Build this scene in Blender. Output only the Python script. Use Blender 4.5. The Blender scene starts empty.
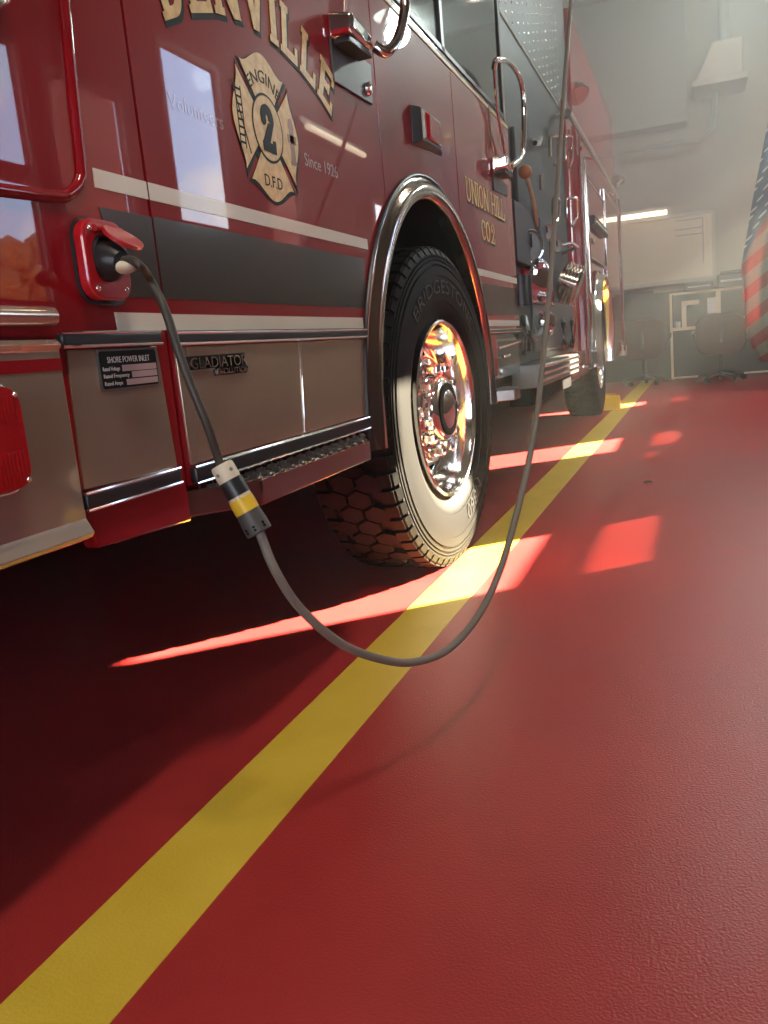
import bpy, bmesh, math, random
from mathutils import Vector, Matrix
random.seed(7)
scene = bpy.context.scene
COL = scene.collection
PI = math.pi

# ------------------------------------------------------------------ camera
FPX, CX, CY = 840.0, 384.0, 512.0
CAM = Vector((0.783, 0.0, 0.741))
RX = Vector((0.93708103, -0.02164345, -0.34844039))
RY = Vector((0.33689724, -0.20563858, 0.91881066))
RZ = Vector((-0.09153901, -0.97838864, -0.18540839))
ROT = Matrix((RX, RY, RZ))           # camera (right, down, forward) -> world


def ray(px, py):
    return ROT @ Vector((px - CX, py - CY, FPX))


def S(px, py, x=0.0):
    """world point on the vertical plane at this x (the truck's side)"""
    d = ray(px, py)
    return CAM + d * ((x - CAM.x) / d.x)


def B(px, py, y):
    """world point on the plane parallel to the back wall at this y"""
    d = ray(px, py)
    return CAM + d * (y / d.y)


cam_data = bpy.data.cameras.new('camera')
cam_data.sensor_fit = 'VERTICAL'
cam_data.sensor_height = 36.0
cam_data.lens = 36.0 * FPX / 1024.0
cam_data.clip_start = 0.02
cam = bpy.data.objects.new('camera', cam_data)
COL.objects.link(cam)
mw = Matrix.Identity(4)
for i in range(3):
    mw[i][0], mw[i][1], mw[i][2] = ROT[i][0], -ROT[i][1], -ROT[i][2]
    mw[i][3] = CAM[i]
cam.matrix_world = mw
scene.camera = cam

# ------------------------------------------------------------------ materials
MATS = {}


def mat(name, col, rough=0.5, metal=0.0, coat=0.0, spec=0.5, emit=None, estr=0.0, alpha=1.0, trans=0.0,
        bump=None, vary=None, coat_rough=0.03):
    m = bpy.data.materials.new(name)
    m.use_nodes = True
    nt = m.node_tree
    p = nt.nodes['Principled BSDF']
    p.inputs['Base Color'].default_value = (*col, 1)
    p.inputs['Roughness'].default_value = rough
    p.inputs['Metallic'].default_value = metal
    p.inputs['Specular IOR Level'].default_value = spec
    p.inputs['Coat Weight'].default_value = coat
    p.inputs['Coat Roughness'].default_value = coat_rough
    if trans:
        p.inputs['Transmission Weight'].default_value = trans
    if emit:
        p.inputs['Emission Color'].default_value = (*emit, 1)
        p.inputs['Emission Strength'].default_value = estr
    tc = None
    if bump or vary:
        tc = nt.nodes.new('ShaderNodeTexCoord')
    if bump:
        scale, strength, dist = bump
        n = nt.nodes.new('ShaderNodeTexNoise')
        n.inputs['Scale'].default_value = scale
        n.inputs['Detail'].default_value = 3
        b = nt.nodes.new('ShaderNodeBump')
        b.inputs['Strength'].default_value = strength
        b.inputs['Distance'].default_value = dist
        nt.links.new(tc.outputs['Object'], n.inputs['Vector'])
        nt.links.new(n.outputs['Fac'], b.inputs['Height'])
        nt.links.new(b.outputs['Normal'], p.inputs['Normal'])
    if vary:
        scale, col2 = vary
        n = nt.nodes.new('ShaderNodeTexNoise')
        n.inputs['Scale'].default_value = scale
        n.inputs['Detail'].default_value = 5
        r = nt.nodes.new('ShaderNodeValToRGB')
        r.color_ramp.elements[0].position = 0.38
        r.color_ramp.elements[1].position = 0.66
        r.color_ramp.elements[0].color = (*col, 1)
        r.color_ramp.elements[1].color = (*col2, 1)
        nt.links.new(tc.outputs['Object'], n.inputs['Vector'])
        nt.links.new(n.outputs['Fac'], r.inputs['Fac'])
        nt.links.new(r.outputs['Color'], p.inputs['Base Color'])
    MATS[name] = m
    return m


RED = mat('red_paint', (0.30, 0.006, 0.012), 0.4, spec=0.04, coat=1.0, coat_rough=0.015)
RED2 = mat('red_moulded', (0.50, 0.010, 0.018), 0.3, coat=0.8)
CREAM = mat('cream_stripe', (0.86, 0.84, 0.70), 0.35, coat=0.4)
BAND = mat('dark_band', (0.040, 0.029, 0.018), 0.30, spec=0.2, coat=0.35, coat_rough=0.10)
GOLD = mat('gold_leaf', (0.95, 0.72, 0.28), 0.45, metal=0.0, coat=0.3, vary=(55, (0.78, 0.52, 0.18)))
GOLDL = mat('gold_line', (0.90, 0.66, 0.25), 0.4, coat=0.3)
INK = mat('black_ink', (0.006, 0.006, 0.006), 0.5, spec=0.12)
FAINT = mat('faint_lettering', (0.50, 0.36, 0.36), 0.35, coat=1.0, coat_rough=.015)
FADED = mat('faded_lettering', (0.40, 0.07, 0.07), 0.35, coat=1.0, coat_rough=.015)
CHROME = mat('chrome', (0.86, 0.85, 0.83), 0.06, metal=1.0)
POLISH = mat('polished_metal', (0.90, 0.88, 0.84), 0.10, metal=1.0)
FLARE = mat('polished_flare', (0.48, 0.44, 0.40), 0.13, metal=1.0)
STEEL = mat('stainless', (0.66, 0.53, 0.42), 0.15, metal=0.72)
STEELG = mat('grey_stainless', (0.17, 0.17, 0.16), 0.4, metal=0.8, bump=(30, 0.05, 0.01))
RAILPL = mat('rail_plate_metal', (0.10, 0.09, 0.08), 0.42, metal=0.5, spec=0.2)
PUMP = mat('pump_panel_metal', (0.06, 0.066, 0.062), 0.5, metal=0.2, spec=0.2)
STEPM = mat('step_metal', (0.34, 0.31, 0.28), 0.22, metal=1.0)
DIAMOND = mat('tread_plate', (0.20, 0.19, 0.18), 0.32, metal=1.0)
BLACK = mat('black_plastic', (0.018, 0.018, 0.020), 0.38)
GLOSSBLK = mat('gloss_black', (0.012, 0.012, 0.014), 0.15, coat=0.5)
RUBBER = mat('tyre_rubber', (0.0085, 0.0083, 0.0078), 0.6, spec=0.12, bump=(120, 0.15, 0.002))
DARKRUB = mat('raised_rubber', (0.010, 0.010, 0.010), 0.5)
CABLE = mat('cable_jacket', (0.19, 0.165, 0.135), 0.5)
CABLED = mat('dark_cable_jacket', (0.055, 0.047, 0.036), 0.5)
CREAMP = mat('cream_plastic', (0.70, 0.62, 0.46), 0.4)
YELLOWP = mat('yellow_band', (0.80, 0.52, 0.03), 0.45)
WHITEP = mat('white_print', (0.62, 0.61, 0.58), 0.5)
SLEEVE = mat('grey_sleeve', (0.075, 0.070, 0.065), 0.5)
REDLENS = mat('red_lens', (0.42, 0.008, 0.012), 0.14, spec=0.35, coat=0.25)
CLEARL = mat('clear_lens', (0.55, 0.53, 0.48), 0.15, metal=0.4, coat=0.6)
WINGLASS = mat('dark_window', (0.012, 0.020, 0.022), 0.06, spec=0.6)
UNDER = mat('underbody', (0.005, 0.005, 0.0055), 0.8, spec=0.06)
DEEP = mat('deep_black', (0.0015, 0.0015, 0.0015), 0.8, spec=0.0)
BRASS = mat('brass', (0.55, 0.44, 0.27), 0.3, metal=1.0)
BROWN = mat('amber_knob', (0.34, 0.13, 0.04), 0.35)
CHOCK = mat('yellow_chock', (0.85, 0.50, 0.02), 0.45)
WALL = mat('wall_paint', (0.34, 0.31, 0.26), 0.75, bump=(40, 0.06, 0.01), vary=(0.8, (0.31, 0.28, 0.23)))
WALLG = mat('wall_lower', (0.035, 0.045, 0.042), 0.7)
WALLS = mat('side_wall_paint', (0.085, 0.055, 0.045), 0.8)
CEIL = mat('ceiling_paint', (0.22, 0.23, 0.21), 0.8)
WBOARD = mat('whiteboard', (0.62, 0.52, 0.38), 0.4)
WBFRAME = mat('board_frame', (0.42, 0.39, 0.34), 0.4)
OFFDARK = mat('dark_panel_fabric', (0.022, 0.026, 0.026), 0.8)
OFFEDGE = mat('pale_edging', (0.66, 0.58, 0.44), 0.5)
CHAIRRED = mat('chair_fabric', (0.045, 0.018, 0.018), 0.85)
DARKGEAR = mat('dark_gear', (0.016, 0.020, 0.022), 0.5)
PAPER = mat('paper', (0.55, 0.56, 0.54), 0.7)
PIPE = mat('pipe_paint', (0.24, 0.24, 0.22), 0.5)
TUBE = mat('fluorescent_tube', (0.9, 0.85, 0.7), 0.4, emit=(1.0, 0.86, 0.58), estr=3.2)
BARK = mat('bark', (0.10, 0.07, 0.05), 0.9)
LEAF = mat('autumn_leaves', (0.50, 0.20, 0.04), 0.8, vary=(3, (0.22, 0.13, 0.04)))
BRICK = mat('block_wall_brick', (0.26, 0.12, 0.09), 0.85)
GRASS = mat('outside_ground', (0.16, 0.16, 0.13), 0.9)
POLE = mat('flag_pole', (0.45, 0.32, 0.12), 0.35, metal=0.5)
DEBRIS = mat('dried_leaf', (0.16, 0.12, 0.09), 0.8)
FRAMEM = mat('window_frame_paint', (0.20, 0.18, 0.16), 0.6)


def floor_material():
    m = bpy.data.materials.new('red_epoxy')
    m.use_nodes = True
    nt = m.node_tree
    p = nt.nodes['Principled BSDF']
    p.inputs['Roughness'].default_value = 0.36
    p.inputs['Specular IOR Level'].default_value = 0.5
    tc = nt.nodes.new('ShaderNodeTexCoord')
    n = nt.nodes.new('ShaderNodeTexNoise')
    n.inputs['Scale'].default_value = 1.6
    n.inputs['Detail'].default_value = 8
    n.inputs['Roughness'].default_value = 0.65
    r = nt.nodes.new('ShaderNodeValToRGB')
    r.color_ramp.elements[0].color = (0.36, 0.026, 0.026, 1)
    r.color_ramp.elements[1].color = (0.46, 0.038, 0.035, 1)
    r.color_ramp.elements[0].position = 0.35
    r.color_ramp.elements[1].position = 0.7
    n2 = nt.nodes.new('ShaderNodeTexNoise')
    n2.inputs['Scale'].default_value = 240
    n2.inputs['Detail'].default_value = 2
    b = nt.nodes.new('ShaderNodeBump')
    b.inputs['Strength'].default_value = 0.28
    b.inputs['Distance'].default_value = 0.004
    L = nt.links.new
    L(tc.outputs['Object'], n.inputs['Vector'])
    L(tc.outputs['Object'], n2.inputs['Vector'])
    L(n.outputs['Fac'], r.inputs['Fac'])
    L(r.outputs['Color'], p.inputs['Base Color'])
    L(n2.outputs['Fac'], b.inputs['Height'])
    L(b.outputs['Normal'], p.inputs['Normal'])
    rr = nt.nodes.new('ShaderNodeMapRange')
    rr.inputs['To Min'].default_value = 0.30
    rr.inputs['To Max'].default_value = 0.44
    L(n.outputs['Fac'], rr.inputs['Value'])
    L(rr.outputs['Result'], p.inputs['Roughness'])
    return m


FLOOR = floor_material()
LINE = mat('yellow_line_paint', (0.74, 0.50, 0.045), 0.42, bump=(190, 0.4, 0.004), vary=(6, (0.80, 0.55, 0.06)))


def glass_material(name, tint, gloss=0.08):
    m = bpy.data.materials.new(name)
    m.use_nodes = True
    nt = m.node_tree
    nt.nodes.remove(nt.nodes['Principled BSDF'])
    out = nt.nodes['Material Output']
    t = nt.nodes.new('ShaderNodeBsdfTransparent')
    t.inputs['Color'].default_value = (*tint, 1)
    g = nt.nodes.new('ShaderNodeBsdfGlossy')
    g.inputs['Roughness'].default_value = 0.03
    mx = nt.nodes.new('ShaderNodeMixShader')
    mx.inputs['Fac'].default_value = gloss
    nt.links.new(t.outputs[0], mx.inputs[1])
    nt.links.new(g.outputs[0], mx.inputs[2])
    nt.links.new(mx.outputs[0], out.inputs['Surface'])
    return m


GLASS = glass_material('clear_pane', (0.95, 0.96, 0.95))
GLASST = glass_material('tinted_pane', (0.30, 0.28, 0.26))


def flag_material():
    m = bpy.data.materials.new('flag_cloth')
    m.use_nodes = True
    nt = m.node_tree
    L = nt.links.new
    p = nt.nodes['Principled BSDF']
    p.inputs['Roughness'].default_value = 0.8
    uv = nt.nodes.new('ShaderNodeUVMap')
    sep = nt.nodes.new('ShaderNodeSeparateXYZ')
    L(uv.outputs['UV'], sep.inputs[0])
    w = nt.nodes.new('ShaderNodeMath'); w.operation = 'MULTIPLY'; w.inputs[1].default_value = 3.0
    L(sep.outputs['Y'], w.inputs[0])
    fr = nt.nodes.new('ShaderNodeMath'); fr.operation = 'FRACT'
    L(w.outputs[0], fr.inputs[0])
    st = nt.nodes.new('ShaderNodeMath'); st.operation = 'GREATER_THAN'; st.inputs[1].default_value = 0.5
    L(fr.outputs[0], st.inputs[0])
    mix = nt.nodes.new('ShaderNodeMix'); mix.data_type = 'RGBA'
    mix.inputs['A'].default_value = (0.20, 0.014, 0.018, 1)
    mix.inputs['B'].default_value = (0.17, 0.13, 0.12, 1)
    L(st.outputs[0], mix.inputs['Factor'])
    vor = nt.nodes.new('ShaderNodeTexVoronoi')
    vor.inputs['Scale'].default_value = 14
    vor.inputs['Randomness'].default_value = 0.15
    L(uv.outputs['UV'], vor.inputs['Vector'])
    lt = nt.nodes.new('ShaderNodeMath'); lt.operation = 'LESS_THAN'; lt.inputs[1].default_value = 0.22
    L(vor.outputs['Distance'], lt.inputs[0])
    can = nt.nodes.new('ShaderNodeMix'); can.data_type = 'RGBA'
    can.inputs['A'].default_value = (0.05, 0.09, 0.16, 1)
    can.inputs['B'].default_value = (0.5, 0.5, 0.5, 1)
    L(lt.outputs[0], can.inputs['Factor'])
    isc = nt.nodes.new('ShaderNodeMath'); isc.operation = 'LESS_THAN'; isc.inputs[1].default_value = 0.40
    L(sep.outputs['X'], isc.inputs[0])
    mm = nt.nodes.new('ShaderNodeMix'); mm.data_type = 'RGBA'
    L(isc.outputs[0], mm.inputs['Factor'])
    L(mix.outputs['Result'], mm.inputs['A'])
    L(can.outputs['Result'], mm.inputs['B'])
    L(mm.outputs['Result'], p.inputs['Base Color'])
    tr = nt.nodes.new('ShaderNodeBsdfTranslucent')
    L(mm.outputs['Result'], tr.inputs['Color'])
    ms = nt.nodes.new('ShaderNodeMixShader'); ms.inputs['Fac'].default_value = 0.5
    L(p.outputs[0], ms.inputs[1])
    L(tr.outputs[0], ms.inputs[2])
    L(ms.outputs[0], nt.nodes['Material Output'].inputs['Surface'])
    return m


FLAG = flag_material()


# ------------------------------------------------------------------ mesh builder
class MB:
    def __init__(self):
        self.bm = bmesh.new()

    def poly(self, pts):
        vs = [self.bm.verts.new(p) for p in pts]
        return self.bm.faces.new(vs)

    def box(self, x0, y0, z0, x1, y1, z1):
        v = [self.bm.verts.new(p) for p in ((x0, y0, z0), (x1, y0, z0), (x1, y1, z0), (x0, y1, z0),
                                            (x0, y0, z1), (x1, y0, z1), (x1, y1, z1), (x0, y1, z1))]
        for f in ((0, 3, 2, 1), (4, 5, 6, 7), (0, 1, 5, 4), (1, 2, 6, 5), (2, 3, 7, 6), (3, 0, 4, 7)):
            self.bm.faces.new([v[i] for i in f])
        return self

    def prism(self, pts0, pts1):
        a = [self.bm.verts.new(p) for p in pts0]
        b = [self.bm.verts.new(p) for p in pts1]
        n = len(a)
        self.bm.faces.new(a[::-1])
        self.bm.faces.new(b)
        for i in range(n):
            j = (i + 1) % n
            self.bm.faces.new((a[i], a[j], b[j], b[i]))
        return self

    def pyz(self, poly, x0, x1):
        return self.prism([(x0, y, z) for y, z in poly], [(x1, y, z) for y, z in poly])

    def pxz(self, poly, y0, y1):
        return self.prism([(x, y0, z) for x, z in poly], [(x, y1, z) for x, z in poly])

    def pxy(self, poly, z0, z1):
        return self.prism([(x, y, z0) for x, y in poly], [(x, y, z1) for x, y in poly])

    def ring(self, outer, inner, x0, x1):
        """flat frame in the yz plane between two loops of equal length, extruded in x"""
        n = len(outer)
        L = [[self.bm.verts.new((x, y, z)) for y, z in lp] for x in (x0, x1) for lp in (outer, inner)]
        o0, i0, o1, i1 = L
        for k in range(n):
            j = (k + 1) % n
            for q in ((o1[k], o1[j], i1[j], i1[k]), (o0[j], o0[k], i0[k], i0[j]),
                      (o0[k], o0[j], o1[j], o1[k]), (i0[j], i0[k], i1[k], i1[j])):
                self.bm.faces.new(q)
        return self

    def tube(self, path, r, n=12, closed=False):
        path = [Vector(p) for p in path]
        m = len(path)
        rings = []
        up = None
        for i, p in enumerate(path):
            if closed:
                t = path[(i + 1) % m] - path[i - 1]
            else:
                t = path[min(i + 1, m - 1)] - path[max(i - 1, 0)]
            t.normalize()
            if up is None:
                up = Vector((0, 0, 1)) if abs(t.z) < 0.9 else Vector((1, 0, 0))
            s = t.cross(up)
            if s.length < 1e-6:
                s = t.orthogonal()
            s.normalize()
            up = s.cross(t).normalized()
            rr = r[i] if isinstance(r, (list, tuple)) else r
            rings.append([self.bm.verts.new(p + (s * math.cos(2 * PI * k / n) + up * math.sin(2 * PI * k / n)) * rr)
                          for k in range(n)])
        for i in range(m if closed else m - 1):
            a, b = rings[i], rings[(i + 1) % m]
            for k in range(n):
                j = (k + 1) % n
                self.bm.faces.new((a[k], b[k], b[j], a[j]))
        if not closed:
            self.bm.faces.new(rings[0])
            self.bm.faces.new(rings[-1][::-1])
        return self

    def lathe(self, prof, c=(0, 0, 0), axis=(1, 0, 0), seg=48, skip=None, close=False):
        """profile of (radius, height along axis)"""
        ax = Vector(axis).normalized()
        u = Vector((0, 0, 1)) if abs(ax.z) < 0.9 else Vector((1, 0, 0))
        u = (u - ax * u.dot(ax)).normalized()
        w = ax.cross(u)
        c = Vector(c)
        rings = []
        for (r, h) in prof:
            if r < 1e-6:
                rings.append([self.bm.verts.new(c + ax * h)])
            else:
                rings.append([self.bm.verts.new(c + ax * h + (u * math.cos(2 * PI * k / seg) + w * math.sin(2 * PI * k / seg)) * r)
                              for k in range(seg)])
        cnt = len(prof)
        for i in range(cnt if close else cnt - 1):
            a, b = rings[i], rings[(i + 1) % cnt]
            for k in range(seg):
                j = (k + 1) % seg
                if skip and skip((prof[i][0] + prof[(i + 1) % cnt][0]) / 2, 2 * PI * (k + 0.5) / seg, i):
                    continue
                if len(a) == 1 and len(b) == 1:
                    continue
                if len(a) == 1:
                    self.bm.faces.new((a[0], b[j], b[k]))
                elif len(b) == 1:
                    self.bm.faces.new((a[k], a[j], b[0]))
                else:
                    self.bm.faces.new((a[k], a[j], b[j], b[k]))
        return self

    def cyl(self, p0, p1, r, n=20, r1=None):
        p0, p1 = Vector(p0), Vector(p1)
        h = (p1 - p0).length
        r1 = r if r1 is None else r1
        return self.lathe([(0, 0), (r, 0), (r1, h), (0, h)], p0, (p1 - p0), n)

    def ball(self, c, r, seg=20, rings=10, sq=(1, 1, 1)):
        mt = Matrix.Translation(c) @ Matrix.Diagonal((*sq, 1))
        bmesh.ops.create_uvsphere(self.bm, u_segments=seg, v_segments=rings, radius=r, matrix=mt)
        return self

    def build(self, name, m, parent=None, bevel=0.0, seg=2, angle=35, normals=True):
        bm = self.bm
        if normals:
            bmesh.ops.recalc_face_normals(bm, faces=bm.faces[:])
        if bevel:
            es = [e for e in bm.edges if len(e.link_faces) == 2 and e.calc_face_angle(0) > math.radians(40)]
            made = set(bmesh.ops.bevel(bm, geom=es, offset=bevel, segments=seg, affect='EDGES', profile=0.5, clamp_overlap=True)['faces'])
            bm.faces.index_update()
            flat = [f.index for f in bm.faces if f not in made]
        else:
            flat = []
        me = bpy.data.meshes.new(name)
        bm.to_mesh(me)
        bm.free()
        o = link(name, me, m, parent, angle)
        for i in flat:
            me.polygons[i].use_smooth = False
        return o


def link(name, me, m, parent=None, angle=35):
    for p in me.polygons:
        p.use_smooth = True
    try:
        me.set_sharp_from_angle(angle=math.radians(angle))
    except Exception:
        pass
    if m:
        me.materials.append(m)
    o = bpy.data.objects.new(name, me)
    COL.objects.link(o)
    if parent is not None:
        o.parent = parent
        if parent.type == 'EMPTY':
            o.matrix_parent_inverse = Matrix.Translation(-parent.location)
    return o


def thing(name, label, cat, loc, group=None):
    e = bpy.data.objects.new(name, None)
    e.empty_display_size = 0.2
    e.location = loc
    COL.objects.link(e)
    e['label'] = label
    e['category'] = cat
    if group:
        e['group'] = group
    return e


def tag(o, label, cat, group=None):
    o['label'] = label
    o['category'] = cat
    if group:
        o['group'] = group
    return o


def struct(o):
    o['kind'] = 'structure'
    return o


def rrect(y0, z0, y1, z1, r, n=5):
    pts = []
    for (cy, cz, a0) in ((y1 - r, z1 - r, 0), (y0 + r, z1 - r, 90), (y0 + r, z0 + r, 180), (y1 - r, z0 + r, 270)):
        for k in range(n + 1):
            a = math.radians(a0 + 90 * k / n)
            pts.append((cy + r * math.cos(a), cz + r * math.sin(a)))
    return pts


def smooth_path(pts, n=10):
    pts = [Vector(p) for p in pts]
    ext = [pts[0] * 2 - pts[1]] + pts + [pts[-1] * 2 - pts[-2]]
    out = []
    for i in range(1, len(ext) - 2):
        p0, p1, p2, p3 = ext[i - 1:i + 3]
        for k in range(n):
            t = k / n
            out.append(0.5 * ((2 * p1) + (p2 - p0) * t + (2 * p0 - 5 * p1 + 4 * p2 - p3) * t * t
                              + (3 * p1 - p0 - 3 * p2 + p3) * t ** 3))
    out.append(pts[-1])
    return out


# ------------------------------------------------------------------ lettering
def text_mesh(s, size, depth=0.0):
    cu = bpy.data.curves.new('lettering', 'FONT')
    cu.body = s
    cu.size = size
    cu.extrude = depth
    cu.resolution_u = 3
    ob = bpy.data.objects.new('lettering', cu)
    COL.objects.link(ob)
    dg = bpy.context.evaluated_depsgraph_get()
    me = bpy.data.meshes.new_from_object(ob.evaluated_get(dg))
    bpy.data.objects.remove(ob)
    bpy.data.curves.remove(cu)
    return me


def text_yz(name, s, y0, z0, height, width, m, parent, x, depth=0.0006, shear=0.0):
    """text on the truck's side: from y0, baseline z0, cap height and total width fitted"""
    me = text_mesh(s, 1.0, 0.5)
    us = [v.co.x for v in me.vertices]
    vs = [v.co.y for v in me.vertices]
    u0, u1, v1 = min(us), max(us), max(vs)
    v0 = 0.0
    for v in me.vertices:
        u = (v.co.x - u0) / (u1 - u0) * width
        w = (v.co.y - v0) / (v1 - v0) * height
        v.co = Vector((x + v.co.z * 2 * depth, y0 + u + w * shear, z0 + w))
    return link(name, me, m, parent)


def convex_offset(poly, d):
    n = len(poly)
    area = sum(poly[i][0] * poly[(i + 1) % n][1] - poly[(i + 1) % n][0] * poly[i][1] for i in range(n))
    if area < 0:
        poly = poly[::-1]
    out = []
    for i in range(n):
        p, a, b = Vector(poly[i]), Vector(poly[i - 1]), Vector(poly[(i + 1) % n])
        e1, e2 = (p - a).normalized(), (b - p).normalized()
        n1, n2 = Vector((e1.y, -e1.x)), Vector((e2.y, -e2.x))
        q = n1 + n2
        q = q / max(q.length_squared, 0.3) * 2
        out.append(tuple(p + q * d))
    return out


def R_(x0, y0, x1, y1):
    return [(x0, y0), (x1, y0), (x1, y1), (x0, y1)]


def Q_(x0, y0, x1, y1, w):
    """slanted stroke with horizontal ends"""
    return [(x0 - w / 2, y0), (x0 + w / 2, y0), (x1 + w / 2, y1), (x1 - w / 2, y1)]


def arc_strokes(cx, cy, rx, ry, a0, a1, wx, wy, n=10):
    out = []
    for k in range(n):
        t0, t1 = math.radians(a0 + (a1 - a0) * k / n), math.radians(a0 + (a1 - a0) * (k + 1) / n)
        f = lambda t, s: (cx + (rx + s * wx / 2) * math.cos(t), cy + (ry + s * wy / 2) * math.sin(t))
        out.append([f(t0, 1), f(t1, 1), f(t1, -1), f(t0, -1)])
    return out


def glyphs(w, h, sx):
    """slab serif capitals of height 1: w = stem width, h = bar width, sx = serif overhang"""
    G = {}
    m = 0.10
    def stem(x, top=True, bot=True):
        o = [R_(x, 0, x + w, 1)]
        if bot: o.append(R_(x - sx, 0, x + w + sx, h * 0.75))
        if top: o.append(R_(x - sx, 1 - h * 0.75, x + w + sx, 1))
        return o
    G['I'] = (stem(sx), w + 2 * sx)
    G['L'] = (stem(sx) + [R_(sx, 0, 0.70, h), R_(0.70 - w * 0.55, 0, 0.70, 0.34)], 0.70)
    G['E'] = (stem(sx) + [R_(sx, 0, 0.72, h), R_(sx, 1 - h, 0.72, 1), R_(sx, 0.5 - h / 2, 0.52, 0.5 + h / 2),
                          R_(0.72 - w * 0.55, 0, 0.72, 0.30), R_(0.72 - w * 0.55, 0.70, 0.72, 1),
                          R_(0.52 - w * 0.4, 0.38, 0.52, 0.62)], 0.72)
    G['H'] = (stem(sx) + stem(0.62) + [R_(sx, 0.5 - h / 2, 0.7, 0.5 + h / 2)], 0.62 + w + sx)
    G['N'] = (stem(sx, True, True) + stem(0.66, True, False) + [Q_(0.66 + w / 2, 0, sx + w / 2, 1, w * 1.25)], 0.66 + w + sx)
    G['V'] = ([Q_(0.42, 0, 0.16, 1, w), Q_(0.42, 0, 0.68, 1, w * 0.9), R_(0, 1 - h * 0.75, 0.34, 1), R_(0.52, 1 - h * 0.75, 0.84, 1)], 0.84)
    G['U'] = ([R_(sx, 0.32, sx + w, 1), R_(0.60, 0.32, 0.60 + w, 1), R_(0, 1 - h * .75, w + 2 * sx, 1), R_(0.60 - sx, 1 - h * .75, 0.60 + w + sx, 1)]
              + arc_strokes((sx + 0.60 + w) / 2, 0.32, (0.60 - sx) / 2, 0.32 - h / 2, 180, 360, w, h), 0.60 + w + sx)
    G['D'] = (stem(sx) + arc_strokes(0.36, 0.5, 0.36 - w / 2, 0.5 - h / 2, -90, 90, w, h, 12)
              + [R_(sx, 0, 0.36, h), R_(sx, 1 - h, 0.36, 1)], 0.74)
    G['O'] = (arc_strokes(0.38, 0.5, 0.38 - w / 2, 0.5 - h / 2, 0, 360, w, h, 24), 0.76)
    G['C'] = (arc_strokes(0.38, 0.5, 0.38 - w / 2, 0.5 - h / 2, 40, 320, w, h, 20) + [R_(0.66 - w * .5, 0.62, 0.70, 0.95)], 0.72)
    G['2'] = (arc_strokes(0.32, 0.70, 0.32 - w / 2, 0.30 - h / 2, 180, -20, w, h, 12)
              + [[(0.03, h), (0.03 + w * 1.25, h), (0.62, 0.62), (0.62 - w * 1.02, 0.62)], R_(0.0, 0, 0.64, h), R_(0.64 - w * .5, 0, 0.64, 0.27)]
              + arc_strokes(0.14, 0.66, 0.06, 0.06, 0, 360, 0.12, 0.12, 10), 0.66)
    G['.'] = ([R_(0.0, 0, w, h)], w)
    G[' '] = ([], 0.35)
    return G


def slab_word(name, word, place, height, G, gap, m, parent, x, outline=None, squeeze=1.0):
    """place(s) -> (origin (y,z), angle) for arc length s along the baseline"""
    face, back = MB(), MB()
    s, kk = 0.0, 0
    for ch in word:
        polys, adv = G[ch]
        adv *= squeeze
        o, ang = place(s + adv * height / 2)
        ca, sa = math.cos(ang), math.sin(ang)
        for poly in polys:
            def T(p):
                u, v = (p[0] * squeeze - adv / 2) * height, p[1] * height
                return (o[0] + u * ca - v * sa, o[1] + u * sa + v * ca)
            pts = [T(p) for p in poly]
            kk += 1
            face.pyz(pts, x, x + 0.0006 + .00003 * (kk % 40))
            if outline:
                d, dy, dz = outline
                back.pyz([(a + dy, b + dz) for a, b in convex_offset(pts, d)], x - 0.0010, x - 0.0003 - .00001 * (kk % 40))
        s += (adv + gap) * height
    f = face.build(name, m, parent)
    if outline:
        back.build('lettering_shadow', INK, f)
    else:
        back.bm.free()
    return f


# ------------------------------------------------------------------ THE SETTING
X0, X1, Y0, Y1, ZC = -3.7, 3.0, -5.0, 13.0, 5.6
struct(MB().box(X0 - .2, Y0 - .2, -0.15, X1 + .2, Y1 + .2, 0).build('floor', FLOOR))
ln = MB()
ln.prism([(-0.0375 + .0098 * y, y, 0.0) for y in (-4.5, 12.8)] + [(0.1175 + .0110 * y, y, 0.0) for y in (12.8, -4.5)],
         [(-0.0375 + .0098 * y, y, 0.0012) for y in (-4.5, 12.8)] + [(0.1175 + .0110 * y, y, 0.0012) for y in (12.8, -4.5)])
fl = ln.build('floor_line', LINE)
struct(fl)
struct(MB().box(X0 - .2, Y0 - .2, ZC, X1 + .2, Y1 + .2, ZC + .15).build('ceiling', CEIL))
struct(MB().box(X0 - .2, Y0 - .2, 0, X0, Y1 + .2, ZC).build('wall_left', WALLS))
struct(MB().box(X0, Y1, 0, X1, Y1 + .2, ZC).build('wall_back', WALL))


def holed_wall(name, m, lo, hi, holes, place):
    us = sorted({lo[0], hi[0]} | {h[0] for h in holes} | {h[2] for h in holes})
    vs = sorted({lo[1], hi[1]} | {h[1] for h in holes} | {h[3] for h in holes})
    b = MB()
    for i in range(len(us) - 1):
        # merge vertical runs so the wall stays a few solid pieces
        run = None
        for j in range(len(vs) - 1):
            cu, cv = (us[i] + us[i + 1]) / 2, (vs[j] + vs[j + 1]) / 2
            solid = not any(h[0] < cu < h[2] and h[1] < cv < h[3] for h in holes)
            if solid:
                run = (run[0], vs[j + 1]) if run else (vs[j], vs[j + 1])
            if run and (not solid or j == len(vs) - 2):
                b.box(*place(us[i], run[0], us[i + 1], run[1]))
                run = None
    return struct(b.build(name, m))


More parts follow.
